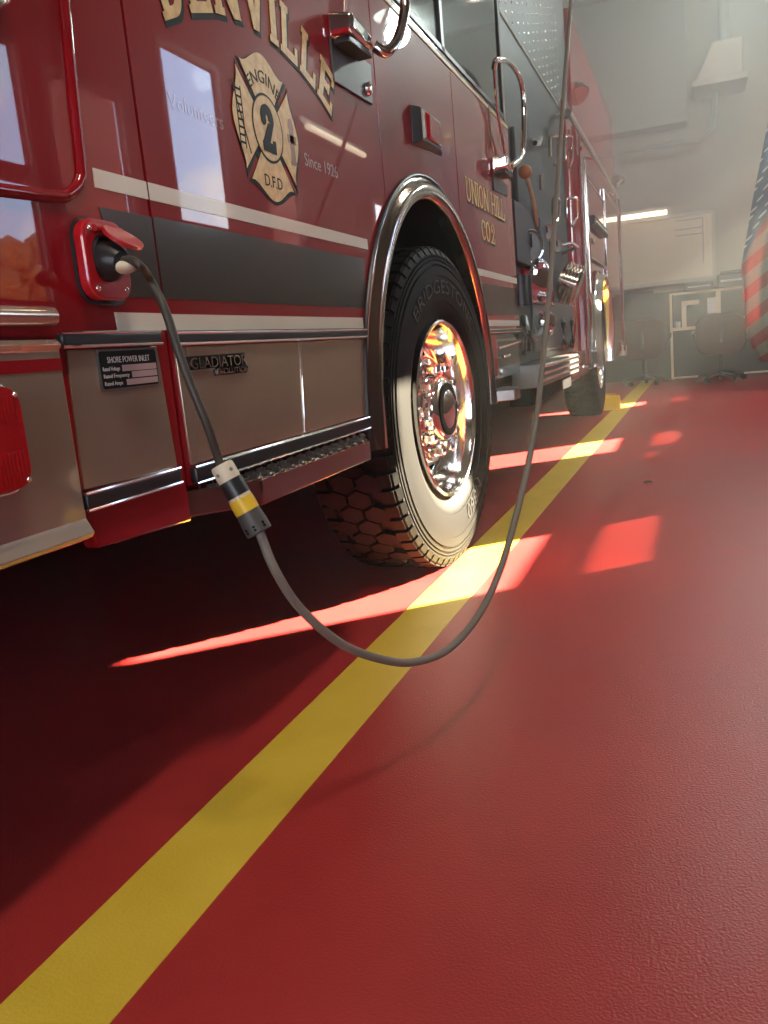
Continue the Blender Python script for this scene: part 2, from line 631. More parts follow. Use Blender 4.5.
# windows of the right wall: (y0, y1, [(z0, z1, glass), ...])
WINDOWS = [
    (4.69, 5.443, [(1.545, 1.71, GLASST), (1.81, 2.665, GLASS)]),
    (7.63, 8.343, [(1.52, 1.665, GLASST), (1.77, 2.64, GLASS)]),
    (10.63, 11.363, [(1.50, 1.63, GLASST), (1.76, 2.64, GLASS)]),
    (6.69, 7.39, [(1.60, 1.665, GLASST)]),
    (6.05, 6.88, [(1.92, 3.22, GLASS)]),
    (3.50, 4.44, [(1.25, 1.95, GLASS), (2.05, 2.75, GLASS)]),
]
WT = 0.04                     # wall thickness
holes = [(y0, a, y1, b) for (y0, y1, ps) in WINDOWS for (a, b, g) in ps]
holed_wall('wall_right', WALLS, (Y0 - .2, 0), (Y1 + .2, ZC), holes, lambda u0, v0, u1, v1: (X1, u0, v0, X1 + WT, u1, v1))
for k, (y0, y1, ps) in enumerate(WINDOWS):
    e = bpy.data.objects.new('window_%d' % (k + 1), None)
    e.location = (X1, (y0 + y1) / 2, ps[0][0])
    COL.objects.link(e)
    struct(e)
    for (a, b, g) in ps:
        w = 0.05
        fr = MB().ring([(y0 - w, a - w), (y1 + w, a - w), (y1 + w, b + w), (y0 - w, b + w)],
                       [(y0, a), (y1, a), (y1, b), (y0, b)], X1 - .02, X1 - .001)
        fo = fr.build('window_frame', FRAMEM, e)
        MB().box(X1 + .012, y0, a, X1 + .016, y1, b).build('pane', g, fo)
        if k == 0 and b > 2.5:
            MB().box(X1 + .045, y0 - .05, 2.445, X1 + .075, y0 + .14, b + .05).build('window_sun_block', FRAMEM, fo, bevel=.004)  # small block added to cut the sun from this pane corner
# front wall with the open bay door behind the camera
holed_wall('wall_front', WALLS, (X0, 0), (X1, ZC), [(.3, 0, 2.6, 3.2)], lambda u0, v0, u1, v1: (u0, Y0 - .2, v0, u1, Y0, v1))
# back wall: soffit panel, roof beams
struct(MB().box(X0 + .05, Y1 - .35, 3.38, B(687, 100, 12.65).x, Y1 - .02, ZC - .02).build('trim_1', CEIL, bevel=.01))
for k, (yy, z0) in enumerate([(12.3, 4.95), (11.2, 4.95), (8.4, 4.95), (5.4, 4.95)]):
    b = MB().box(X0, yy - .09, z0, X1, yy + .09, z0 + .03).box(X0, yy - .02, z0 + .03, X1, yy + .02, z0 + .36)
    b.box(X0, yy - .09, z0 + .36, X1, yy + .09, z0 + .39)
    struct(b.build('ceiling_beam_%d' % (k + 1), PIPE))
# darker door in the back wall beside the truck's tail
e = MB().box(-1.0, Y1 - .03, 0, B(655, 340, 12.97).x, Y1 - .001, B(640, 292, 12.97).z)
struct(e.build('door_1', WALLG, bevel=.004))
struct(MB().box(X0 + .01, Y1 - .02, 0, X1 - .01, Y1 - .001, 1.22).build('trim_2', WALLG))
struct(MB().box(4.5, 10.25, -.1, 4.7, 11.7, 3.5).build('light_block_wall_3', BRICK))  # unseen wall added to keep sky out of the door's reflection
# outside: ground, brick walls added to block sun, a tree in autumn leaf
struct(MB().box(X1 + .4, -20, -.2, 40, 45, -.1).build('ground_outside', GRASS))
struct(MB().box(X0, -40, -.2, X1, Y0 - .25, -.1).build('ground_outside_front', GRASS))
struct(MB().box(5.9, 4.3, -.1, 6.2, 7.02, 5.6).build('light_block_wall_1', BRICK))
struct(MB().box(5.9, 8.36, -.1, 6.2, 9.5, 5.7).build('light_block_wall_2', BRICK))

tree = thing('maple_tree', 'autumn maple tree with orange leaves outside the bay windows', 'tree', (11.5, 13.2, -.1))
MB().tube([(11.5, 13.2, -.1), (11.45, 13.2, 1.0), (11.55, 13.1, 2.2), (11.5, 13.2, 3.2)], [.18, .15, .11, .05]).build('trunk', BARK, tree)
cr = MB()
for k in range(60):
    a, r = random.uniform(0, 2 * PI), random.uniform(0, 1.3)
    z = random.uniform(1.5, 3.4)
    bmesh.ops.create_icosphere(cr.bm, subdivisions=1, radius=random.uniform(.18, .42),
                               matrix=Matrix.Translation((11.5 + r * math.cos(a), 13.2 + r * math.sin(a), z)))
cr.build('crown', LEAF, tree)

# ------------------------------------------------------------------ FIRE ENGINE
truck = thing('fire_engine', 'dark red fire engine with gold lettering and polished metal trim parked beside the yellow line',
              'fire engine', (-1.2, 5.5, 0))
AC, AZ, AR = 2.722, 0.550, 0.70          # front wheel arch
RC = 8.05                                # rear wheel arch centre


def arc(c, z, r, a0, a1, n=24):
    return [(c + r * math.cos(math.radians(a0 + (a1 - a0) * k / n)), z + r * math.sin(math.radians(a0 + (a1 - a0) * k / n)))
            for k in range(n + 1)]


def arc_between(c, z, r, y0, y1, n=20):
    """arch points from y0 to y1"""
    a0, a1 = math.acos((y0 - c) / r), math.acos((y1 - c) / r)
    return [(c + r * math.cos(a0 + (a1 - a0) * k / n), z + r * math.sin(a0 + (a1 - a0) * k / n)) for k in range(n + 1)]


YF, YC = 0.36, 4.14                      # cab front, cab rear
# body shell behind the outer panels
cb = MB()
out = [(YF, .52), (AC - AR - .03, .52)] + arc(AC, AZ, AR + .03, 180, 0) + [(AC + AR + .03, .60), (YC - .01, .60), (YC - .01, 2.80), (YF, 2.80)]
cb.pyz(out, -0.12, -0.028)
cb.pyz(out, -2.42, -2.32)
cb.box(-2.32, YF, .6, -.12, YF + .08, 2.8)
cb.box(-2.32, YC - .08, .6, -.12, YC - .01, 2.8)
cb.box(-2.42, YF, 2.72, -.03, YC - .01, 2.82)
cb.build('cab_body', RED, truck, bevel=.004)
# outer panels separated by shut lines
g = 0.003
p1 = [(YF, .54), (.925, .54), (.935, .510), (1.168, .497), (1.168, 2.7), (YF, 2.7)]
MB().pyz(p1, -.026, 0).build('corner_panel', RED, truck, bevel=.004)
fd = [(1.173, .556), (AC - AR, .556)] + arc_between(AC, AZ, AR, AC - AR, 2.300) + [(2.300, 2.7), (1.173, 2.7)]
fdo = MB().pyz(fd, -.026, 0).build('cab_door', RED, truck, bevel=.003)
sp = arc_between(AC, AZ, AR, 2.305, 3.128) + [(3.128, 1.70), (2.305, 1.70)]
MB().pyz(sp, -.026, 0).build('fender_panel', RED, truck, bevel=.003)
cd = arc_between(AC, AZ, AR, 3.132, AC + AR) + [(AC + AR, .79), (YC, .79), (YC, 1.70), (3.132, 1.70)]
MB().pyz(cd, -.026, 0).build('cab_door', RED, truck, bevel=.003)
# the upper cab with the crew window
up = MB().box(-.026, 2.305, 1.702, -.004, YC, 1.735).box(-.026, 2.305, 2.55, -.004, YC, 2.75)
up.box(-.026, 2.305, 1.735, -.004, 2.42, 2.55).box(-.026, YC - .05, 1.735, -.004, YC, 2.55)
up.build('window_surround', GLOSSBLK, truck, bevel=.003)
wg = MB().box(-.024, 2.425, 1.74, -.012, YC - .055, 2.545).build('crew_window', WINGLASS, truck, bevel=.002)
MB().box(-.014, 3.05, 1.74, -.002, 3.085, 2.545).box(-.014, 2.425, 1.74, -.002, YC - .055, 1.757).build('window_seal', BLACK, wg)
MB().box(-.001, 2.42, 1.704, .0015, YC, 1.716).build('gold_line', GOLDL, truck)
# moulding round the front corner window panel
mp = smooth_path([S(55, -60), S(63, 0), S(72, 90), S(80, 165), S(79, 182), S(70, 193), S(56, 196.5), S(0, 190), S(-60, 183)], 8)
MB().tube(mp, .0085, 12).build('window_moulding', RED, truck)
# corner lamp cut by the top left of the frame
cl = MB().prism([(0, .74, 1.165), (0, .880, 1.170), (0, .912, 1.195), (0, .93, 1.40), (0, .74, 1.40)],
                [(.035, .75, 1.170), (.035, .872, 1.175), (.035, .898, 1.196), (.035, .915, 1.39), (.035, .75, 1.39)])
clo = cl.build('corner_lamp', POLISH, truck, bevel=.006)
MB().box(.035, .77, 1.190, .04, .875, 1.38).build('lamp_lens', CLEARL, clo, bevel=.002)
# stainless corner skirt
sk = [(-.02, .80), (.010, .797), (.018, .790), (.012, .783), (.012, .584), (.0125, .560), (.0145, .556), (.023, .540), (.018, .533), (-.02, .533)]
sko = MB().pxz(sk, YF - .02, .904).build('corner_skirt', STEEL, truck, bevel=.0015)
MB().tube([(.008, y, .826) for y in (YF - .02, .6, .904)], .0125, 16).build('skirt_roll', STEEL, sko)
MB().box(-.01, YF, .802, .006, .906, .815).build('skirt_stripe', RED, sko)
MB().box(.012, YF, .757, .0135, .903, .773).build('skirt_stripe', RED, sko)
ml = MB().pyz(rrect(.615, .617, .797, .750, .028), .012, .026).build('marker_light', CHROME, truck, bevel=.003)
ln = MB().pyz(rrect(.623, .624, .789, .743, .024), .026, .042)
for k in range(26):
    y = .632 + k * .0059
    ln.box(.0415, y, .63, .0432, y + .003, .668)
    ln.box(.0415, y, .70, .0432, y + .003, .733)
ln.build('red_lens', REDLENS, ml, bevel=.006)
for (y, z) in ((.780, .633), (.780, .733), (.637, .633)):
    MB().ball((.043, y, z), .0035, 10, 6).build('lens_screw', CHROME, ml)

# graphics: stripes and band
for nm, m_, polys in (
        ('cream_stripe', CREAM, ([(1.043, 1.032), (1.0415, 1.006), (1.168, 1.006), (1.168, 1.032)], R_(1.173, 1.006, 2.125, 1.032), R_(3.32, 1.006, YC, 1.032))),
        ('dark_band', BAND, ([(1.044, .980), (1.074, .857), (1.168, .857), (1.168, .980)], R_(1.173, .857, 2.085, .981), R_(3.36, .857, YC, .981))),
        ('cream_stripe', CREAM, ([(1.044, .834), (1.046, .808), (1.168, .808), (1.168, .834)], R_(1.173, .807, 2.04, .833), R_(3.38, .809, YC, .834)))):
    for po in polys:
        MB().pyz(po, 0, .0012).build(nm, m_, truck)


def rub_rail(y0, y1, z0, z1, proud=.014):
    b = MB().box(0, y0, z0 + .003, proud, y1, z1 - .003).build('rub_rail', BLACK, truck, bevel=.004)
    c = MB()
    for z in (z0 + .003, z1 - .003):
        c.tube([(proud - .002, y0, z), (proud - .002, y1, z)], .0026, 8)
    c.build('bright_edge', CHROME, b)


rub_rail(.912, 1.135, .784, .808)
rub_rail(1.174, 2.03, .782, .805)
rub_rail(3.40, YC, .778, .797)
rub_rail(.910, 1.138, .565, .594)
rub_rail(1.180, 2.00, .555, .588)
MB().pyz([(.928, .783), (1.132, .783), (1.143, .590), (.918, .596)], 0, .004).build('stainless_panel', STEEL, truck, bevel=.001)
MB().pyz([(1.180, .781), (2.05, .781), (2.03, .589), (1.184, .589)], 0, .004).build('stainless_panel', STEEL, truck, bevel=.001)
MB().pyz([(1.645, .779), (1.650, .779), (1.625, .590), (1.620, .590)], .004, .007).build('panel_strip', CHROME, truck, bevel=.001)
# rating plate
pl = MB().pyz(rrect(.983, .724, 1.122, .7815, .006), .004, .0075).build('rating_plate', STEELG, truck)
MB().pyz(rrect(.9855, .7265, 1.1195, .779, .005), .0075, .0082).build('plate_face', INK, pl)
text_yz('plate_lettering', 'SHORE POWER INLET', 1.002, .7625, .0085, .100, WHITEP, pl, .0084, .0002)
text_yz('plate_lettering', 'Rated Voltage', .9895, .7515, .0055, .038, WHITEP, pl, .0084, .0002)
text_yz('plate_lettering', 'Rated Frequency', .9895, .7415, .0055, .058, WHITEP, pl, .0084, .0002)
text_yz('plate_lettering', 'Rated Amps', .9895, .731, .0055, .040, WHITEP, pl, .0084, .0002)
fld = MB().box(.0082, 1.033, .7495, .0086, 1.1165, .7585).box(.0082, 1.054, .7395, .0086, 1.1165, .7485).box(.0082, 1.039, .7292, .0086, 1.1165, .7378)
fld.build('plate_field', FAINT, pl)
# chrome model badge
text_yz('chrome_badge', 'GLADIATOR', 1.210, .7435, .0185, .188, CHROME, truck, .008, .003)
text_yz('chrome_badge', 'EVOLUTION', 1.290, .731, .0095, .112, CHROME, truck, .008, .003)
MB().box(.004, 1.208, .7395, .009, 1.286, .742).build('badge_underline', CHROME, truck)
MB().box(.004, 1.207, .7425, .0052, 1.402, .7645).box(.004, 1.288, .729, .0052, 1.404, .7425).build('badge_backing', INK, truck)

# lettering on the door
SLAB = glyphs(.20, .17, .06)
cy_, cz_, R0 = 1.62, .657, .72


def arch_place(s, total=[.0]):
    a = (s - ARC_LEN / 2) / R0
    return ((cy_ + R0 * math.sin(a), cz_ + R0 * math.cos(a)), -a)


gap = .10
ARC_LEN = sum((SLAB[c][1] + gap) * .104 for c in 'DENVILLE') - gap * .104
sq = .70 / ARC_LEN
ARC_LEN *= sq
slab_word('gold_lettering', 'DENVILLE', arch_place, .104, SLAB, gap * sq, GOLD, truck, .0012, (.0045, .004, -.004), squeeze=sq)
THIN = glyphs(.13, .075, .055)


def line_place(y0, z0):
    return lambda s: ((y0 + s, z0), 0.0)


w1 = sum((THIN[c][1] + .09) for c in 'UNION HILL') - .09
q1 = .70 / (w1 * .088)
slab_word('gold_lettering', 'UNION HILL', line_place(3.235, 1.272), .088, THIN, .09 * q1, GOLDL, truck, .0012, (.004, .005, -.005), squeeze=q1)
w2 = sum((THIN[c][1] + .09) for c in 'CO.2') - .09
q2 = .245 / (w2 * .080)
slab_word('gold_lettering', 'CO.2', line_place(3.455, 1.150), .080, THIN, .09 * q2, GOLDL, truck, .0012, (.004, .005, -.005), squeeze=q2)
text_yz('faint_lettering', 'Since 1926', 1.780, 1.157, .027, .185, FAINT, truck, .0004, .0001)
text_yz('faint_lettering', 'Volunteers', 1.262, 1.160, .025, .172, FADED, truck, .0004, .0001)

# door emblem: four petals round a numbered disc
EY, EZ, EH = 1.612, 1.1975, .1385


def petal(inset=0.0, ex=0.0):
    pts = []
    n = 16
    for k in range(n + 1):
        u = -1 + 2 * k / n
        pts.append((u * (.72 - inset), .70 + ex + (.30) * (0.5 + 0.5 * math.cos(PI * u)) ** 0.8 + .08 * abs(u) ** 3))
    for k in range(9):
        a = math.radians(52 + 76 * k / 8)
        pts.append((.46 * math.cos(a), .46 * math.sin(a)))
    return pts


em = MB()
for q in range(4):
    ca, sa = math.cos(q * PI / 2), math.sin(q * PI / 2)
    em.pyz([(EY + EH * (u * ca - v * sa), EZ + EH * (u * sa + v * ca)) for u, v in petal(.06)], .0016, .0022)
emo = em.build('door_emblem', GOLD, truck)
bk = MB()
for q in range(4):
    ca, sa = math.cos(q * PI / 2), math.sin(q * PI / 2)
    pts = [(u * 1.05, v * 1.0 + .02) for u, v in petal(.0)]
    bk.pyz([(EY + .003 + EH * (u * ca - v * sa), EZ - .003 + EH * (u * sa + v * ca)) for u, v in pts], .0006 + q * .0001, .0012 + q * .0001)
bk.pyz([(EY + EH * .62 * math.cos(t * PI / 24), EZ + EH * .62 * math.sin(t * PI / 24)) for t in range(48)], .0006, .0012)
bk.build('emblem_outline', INK, emo)
MB().pyz([(EY + EH * .47 * math.cos(t * PI / 24), EZ + EH * .47 * math.sin(t * PI / 24)) for t in range(48)], .0022, .0027).build('emblem_ring', INK, emo)
MB().pyz([(EY + EH * .435 * math.cos(t * PI / 24), EZ + EH * .435 * math.sin(t * PI / 24)) for t in range(48)], .0027, .0031).build('emblem_disc', GOLD, emo)
FAT = glyphs(.26, .20, .05)
slab_word('emblem_number', '2', line_place(EY - .030, EZ - .045), .090, FAT, 0, INK, emo, .0032, squeeze=.96)
# the words follow the petals
def arc_text(name, s, c, r, a0, a1, h, m, parent, x, inward=False, depth=.0003):
    """text bent round a circle in the yz plane; a0..a1 clockwise degrees from the top"""
    me = text_mesh(s, 1.0, 0.5)
    us = [v.co.x for v in me.vertices]; vs = [v.co.y for v in me.vertices]
    u0, u1, v1 = min(us), max(us), max(vs)
    for v in me.vertices:
        a = math.radians(a0 + (a1 - a0) * (v.co.x - u0) / (u1 - u0))
        rr = r + h * v.co.y / v1
        v.co = Vector((x + v.co.z * 2 * depth, c[0] + rr * math.sin(a), c[1] + rr * math.cos(a)))
    return link(name, me, m, parent)


arc_text('emblem_lettering', 'ENGINE', (EY, EZ), .084, -44, 44, .023, INK, emo, .0024)
text_yz('emblem_lettering', 'D.F.D', EY - .038, EZ - .112, .022, .076, INK, emo, .0024, .0003)
tl = MB()
for dy in (-.012, .008):
    tl.box(.0022, EY - .110 + dy, EZ - .055, .0026, EY - .107 + dy, EZ + .055)
for k in range(8):
    tl.box(.0022, EY - .122, EZ - .048 + k * .0135, .0026, EY - .099, EZ - .044 + k * .0135)
tl.pyz([(EY - .132, EZ + .060), (EY - .129, EZ + .062), (EY - .082, EZ - .060), (EY - .085, EZ - .062)], .0022, .0026)
tl.build('emblem_ladder', INK, emo)
hy = MB().box(.0022, EY + .098, EZ - .045, .0026, EY + .118, EZ + .020).box(.0022, EY + .088, EZ - .008, .0026, EY + .128, EZ + .008)
hy.box(.0022, EY + .094, EZ - .052, .0026, EY + .122, EZ - .044)
hy.pyz([(EY + .108 + .013 * math.cos(t * PI / 10), EZ + .020 + .022 * math.sin(t * PI / 10)) for t in range(11)], .0022, .0026)
hy.build('emblem_hydrant', BROWN, emo)

# wheel arch flare
def flare(c, z, r, a0, a1, low, proud=.038, name='fender_flare', m=FLARE):
    prof = [(r + .012, -.012), (r + .010, .006), (r - .004, .010), (r - .010, .024), (r - .022, proud), (r - .042, proud + .001),
            (r - .054, proud - .008), (r - .059, proud - .020), (r - .058, -.03)]
    rings = []
    pts = [(a0, None)] if low is None else []
    path = []
    if low is not None:
        for k in range(4):
            path.append((c - 0, z, a0, (low - z) * (1 - k / 4)))
    for k in range(49):
        path.append((c, z, a0 + (a1 - a0) * k / 48, 0.0))
    if low is not None:
        for k in range(1, 5):
            path.append((c, z, a1, (low - z) * k / 4))
    b = MB()
    for (cc, zz, a, dz) in path:
        t = math.radians(a)
        rings.append([b.bm.verts.new((x, cc + rr * math.cos(t), zz + rr * math.sin(t) + dz)) for rr, x in prof])
    for i in range(len(rings) - 1):
        for k in range(len(prof) - 1):
            b.bm.faces.new((rings[i][k], rings[i + 1][k], rings[i + 1][k + 1], rings[i][k + 1]))
    b.bm.faces.new(rings[0]); b.bm.faces.new(rings[-1])
    o = b.build(name, m, truck, angle=60)
    e = MB()
    ed = []
    for (cc, zz, a, dz) in path:
        t = math.radians(a)
        ed.append((.004, cc + (r + .016) * math.cos(t), zz + (r + .016) * math.sin(t) + dz))
    e.tube(ed, .006, 8)
    e.build('flare_edge', BLACK, o)
    return o


flare(AC, AZ, AR + .006, 180, 0, .497, proud=.030)
# wheel well liner
def well(c, z, r, depth):
    b = MB()
    pts = arc(c, z, r, 180, 0, 30)
    pts = [(c - r, .45)] + pts + [(c + r, .45)]
    a = [b.bm.verts.new((-.03, y, q)) for y, q in pts]
    d = [b.bm.verts.new((-depth, y, q)) for y, q in pts]
    for i in range(len(pts) - 1):
        b.bm.faces.new((a[i], a[i + 1], d[i + 1], d[i]))
    b.bm.faces.new(d)
    return b.build('wheel_well', UNDER, truck, angle=60)


well(AC, AZ, AR, .62)
well(RC, .57, .68, .75)
# underbody
ub = MB().box(-2.2, YF + .1, .58, -.15, AC - AR - .02, .72).box(-2.2, AC + AR, .52, -.15, RC - .7, .70).box(-2.2, RC + .7, .52, -.15, 10.6, .70)
for x in (-.95, -1.55):
    ub.box(x - .05, YF + .1, .55, x + .05, 10.5, .80)
ub.cyl((-2.2, 2.775, .52), (-.2, 2.775, .52), .09)
ub.cyl((-2.2, RC, .52), (-.2, RC, .52), .13)
ub.box(-2.2, YF + .3, .36, -1.3, 1.9, .58)
ub.box(-2.25, 3.62, .25, -.52, 7.25, .56).box(-2.25, 8.9, .30, -.2, 10.5, .56).box(-1.9, 3.0, .30, -.75, 7.6, .5)
ub.build('underbody', UNDER, truck)

# --- wheel: tyre with rim, nuts and cap
TR = .540


def make_tyre():
    prof = [(.292, -.265), (.31, -.285), (.36, -.302), (.42, -.308), (.47, -.302), (.505, -.292), (.520, -.282), (.524, -.265),
            (.525, -.15), (.524, -.03), (.520, -.016), (.512, -.012), (.5115, -.0065), (.503, -.006), (.5025, -.0115), (.498, -.0105), (.4975, -.004), (.492, -.0035),
            (.4915, -.009), (.486, -.008), (.4855, -.0015), (.477, .000), (.4765, -.006), (.469, -.005), (.4685, .002), (.44, .0045), (.4395, .0015), (.43, .0025),
            (.40, .004), (.37, .002), (.36, .0015), (.3595, -.002), (.352, -.002), (.34, -.006), (.325, -.012), (.312, -.020), (.300, -.026), (.291, -.03)]
    b = MB()
    b.lathe(prof, (0, 0, 0), (1, 0, 0), 120)
    # tread blocks
    def block(x0, x1, a0, a1, skew, r0=.518, r1=TR, tip=.12):
        lo, hi = [], []
        xm = (x0 + x1) / 2
        am = (a0 + a1) / 2
        da = (a1 - a0)
        outline = [(x0, a0 + da * .26), (xm, a0), (x1, a0 + da * .26), (x1, a1 - da * .26), (xm, a1), (x0, a1 - da * .26)]
        for (x, a) in outline:
            a = a + skew * (x - xm)
            lo.append((x, r0 * math.sin(a), r0 * math.cos(a)))
            xs = xm + (x - xm) * .93
            as_ = am + skew * (x - xm) + (a - am - skew * (x - xm)) * .93
            hi.append((xs, r1 * math.sin(as_), r1 * math.cos(as_)))
        b.prism(lo, hi)
    N = 30
    w = .080
    for ri, xc in enumerate((-.096, -.136, -.176, -.216)):
        for k in range(N):
            a = 2 * PI * (k + (.5 if ri % 2 else 0)) / N
            d = 2 * PI / N * .667 * .95
            block(xc - w / 2 + .002, xc + w / 2 - .002, a - d / 2, a + d / 2, .15)
    N = 62
    for k in range(N):                     # shoulder lugs
        for side in (-1, 1):
            a = 2 * PI * (k + .5) / N
            d = 2 * PI / N * .74
            xi, xo = (-.060, -.020) if side > 0 else (-.232, -.275)
            lo, hi = [], []
            for (x, aa) in ((xi, a - d / 2), (xo, a - d / 2), (xo, a + d / 2), (xi, a + d / 2)):
                lo.append((x, .512 * math.sin(aa), .512 * math.cos(aa)))
                rr = TR if x == xi else TR - .004
                hi.append((x, rr * math.sin(aa), rr * math.cos(aa)))
            b.prism(lo, hi)
            if side > 0:                    # the lug's face running down the shoulder
                a0, a1 = a - d / 2, a + d / 2
                lo = [(-.020, .530 * math.sin(a0), .530 * math.cos(a0)), (-.020, .530 * math.sin(a1), .530 * math.cos(a1)),
                      (-.012, .508 * math.sin(a1), .508 * math.cos(a1)), (-.012, .508 * math.sin(a0), .508 * math.cos(a0))]
                hi = [(-.014, .528 * math.sin(a0), .528 * math.cos(a0)), (-.014, .528 * math.sin(a1), .528 * math.cos(a1)),
                      (-.004, .508 * math.sin(a1), .508 * math.cos(a1)), (-.004, .508 * math.sin(a0), .508 * math.cos(a0))]
                b.prism(lo, hi)
    t = b.build('tire', RUBBER, None, angle=30)
    # rim
    def hole(r, a, i):
        if not (.186 < r < .232):
            return False
        q = (a + PI / 10) % (PI / 5) - PI / 10
        return (q * .21 / .034) ** 2 + ((r - .209) / .024) ** 2 < 1
    rp = [(.290, -.06), (.296, -.028), (.300, -.014), (.298, -.004), (.292, .000), (.286, -.003), (.281, -.014), (.276, -.040), (.268, -.075),
          (.262, -.105), (.254, -.120), (.246, -.124), (.238, -.122)]
    for k in range(1, 13):
        r = .236 - k * .004
        rp.append((r, -.121 + .045 * (k / 13) ** .8))
    rp += [(.186, -.074), (.180, -.066), (.172, -.062), (.118, -.060), (.112, -.056)]
    rim = MB().lathe(rp, (0, 0, 0), (1, 0, 0), 180, skip=hole)
    ro = rim.build('wheel_rim', POLISH, t, angle=40, normals=True)
    MB().lathe([(.26, -.2), (.26, -.16), (0, -.16)], (0, 0, 0), (1, 0, 0), 48).build('brake_drum', UNDER, t)
    hub = MB().lathe([(.112, -.07), (.112, -.030), (.108, -.016), (.098, -.008), (.086, -.006), (.084, -.012), (.072, -.012), (.070, -.004), (.060, .002), (.03, .005), (0, .006)],
                     (0, 0, 0), (1, 0, 0), 64)
    hub.build('hub_cap', CHROME, t, angle=40)
    MB().lathe([(.088, -.0055), (.088, -.002), (.066, .000), (.066, -.0055)], (0, 0, 0), (1, 0, 0), 64, close=True).build('hub_shade_ring', DEEP, t)  # near-black ring painting in the shade of the hub recess
    nut = None
    for k in range(10):
        a = 2 * PI * (k + .5) / 10
        y, z = .1425 * math.sin(a), .1425 * math.cos(a)
        if nut is None:
            nb = MB().lathe([(.024, 0), (.0245, .008), (.019, .012)], (-.063, 0, 0), (1, 0, 0), 24)
            nb.lathe([(.0195, .010), (.0185, .040), (.016, .047), (.009, .053), (0, .055)], (-.063, 0, 0), (1, 0, 0), 6)
            nut = nb.build('lug_nut', CHROME, t, angle=25)
            n_ = nut
        else:
            n_ = nut.copy()
            COL.objects.link(n_)
        n_.location = (0, y, z)
    arc_text('sidewall_lettering', 'BRIDGESTONE', (0, 0), .385, -42, 48, .042, DARKRUB, t, .0035, depth=.0025)
    arc_text('sidewall_lettering', 'M860', (0, 0), .368, 138, 166, .054, DARKRUB, t, .0035, depth=.0025)
    return t


tyre = make_tyre()
tyre.parent = truck
tyre.matrix_parent_inverse = Matrix.Translation(-truck.location)
tyre.location = (.004, 2.775, .5335)
tyre.rotation_euler = (0, 0, -.061)


def copy_tree(o, parent):
    c = o.copy()
    COL.objects.link(c)
    c.parent = parent
    c.matrix_parent_inverse = o.matrix_parent_inverse.copy()
    for ch in list(o.children):
        copy_tree(ch, c)
    return c


t2 = copy_tree(tyre, truck)
t2.location = (-.01, RC, .5335)
t2.rotation_euler = (.3, 0, 0)
for x_, yy in ((-2.42, 2.775), (-2.42, RC)):
    t3 = tyre.copy()
    COL.objects.link(t3)
    t3.location = (x_, yy, .5335)
    t3.rotation_euler = (.2, 0, PI)

# --- tread plate steps
def step(y0, y1, out_, zt, zb, ch0=.10, ch1=.17):
    plan = [(-.02, y0), (out_, y0 + ch0), (out_, y1 - ch1), (-.02, y1)]
    b = MB().pxy(plan, zb, zt)
    o = b.build('tread_step', STEPM, truck, bevel=.003)
    d = MB()
    ny = int((y1 - y0) / .022)
    for i in range(ny):
        for j in range(5):
            y = y0 + .02 + i * .022
            x = .004 + j * .0155 + (.004 if i % 2 else 0)
            lim = min((y - y0) / max(ch0, .001), (y1 - y) / max(ch1, .001), 1) * out_ - .006
            if x > lim:
                continue
            s = .0065 if (i + j) % 2 else -.0065
            d.prism([(x - .003, y - .007 - s * .6, zt - .001), (x + .003, y - .007 - s * .6, zt - .001), (x + .003 + s, y + .007, zt - .001), (x - .003 + s, y + .007, zt - .001)],
                    [(x - .001, y - .005 - s * .6, zt + .004), (x + .001, y - .005 - s * .6, zt + .004), (x + .001 + s, y + .005, zt + .004), (x - .001 + s, y + .005, zt + .004)])
    n2 = int((y1 - ch1 - y0 - ch0) / .045)
    for i in range(n2 + 1):
        y = y0 + ch0 + i * .045
        d.ball((out_ - .003, y, zt + .001), .006, 10, 6, (1, 1.3, .8))
    d.build('tread_pattern', DIAMOND, o)
    return o


step(1.182, 1.985, .075, .546, .500)
step(3.44, 3.72, .09, .545, .50, .03, .12)

# --- shore power inlet
ez, ey = .9025, 1.014
outer = rrect(.970, .848, 1.064, .957, .028, 7)
inner = [(ey + .002 + .031 * math.cos(math.atan2(z - ez, y - ey)), ez + .002 + .031 * math.sin(math.atan2(z - ez, y - ey))) for y, z in outer]
gk = MB().pyz(rrect(.972, .843, 1.078, .961, .032, 7), 0, .006).build('inlet_gasket', BLACK, truck)
inl = MB().ring(outer, inner, .006, .024).build('power_inlet', RED2, truck, bevel=.004)
so = MB().lathe([(.0315, .0), (.0315, .022), (.029, .024), (.027, .010), (0, .008)], (.002, ey + .002, ez + .002), (1, 0, 0), 36)
so.build('inlet_socket', BLACK, inl)
lid = MB()
pts0, pts1 = [], []
for (u, v) in [(math.cos(t * PI / 12), math.sin(t * PI / 12)) for t in range(24)]:
    # lid opened outwards from its hinge along the top
    w = .029 * u
    d = .0295 * (1 + v)
    x = .022 + d * .74
    z = .946 - d * .60
    pts0.append((x, ey + .012 + w * (1.0 + .2 * (d / .076)), z))
    pts1.append((x + .004, ey + .012 + w * (1.0 + .2 * (d / .076)), z + .0045))
lid.prism(pts0, pts1)
lid.build('inlet_lid', RED2, inl, bevel=.001)
MB().tube([(.027, ey - .022, .943), (.027, ey + .036, .943)], .005, 10).build('lid_hinge', RED2, inl)
scr = None
for (y, z) in ((.986, .942), (1.051, .942), (.986, .863), (1.049, .863)):
    if scr is None:
        scr = MB().ball((0, 0, 0), .0042, 12, 8, (.6, 1, 1)).build('inlet_screw', CHROME, inl)
        s_ = scr
    else:
        s_ = scr.copy(); COL.objects.link(s_)
    s_.location = (.0245, y, z)
MB().box(.006, 1.006, .849, .014, 1.030, .870).build('inlet_drain', RED2, inl, bevel=.003)

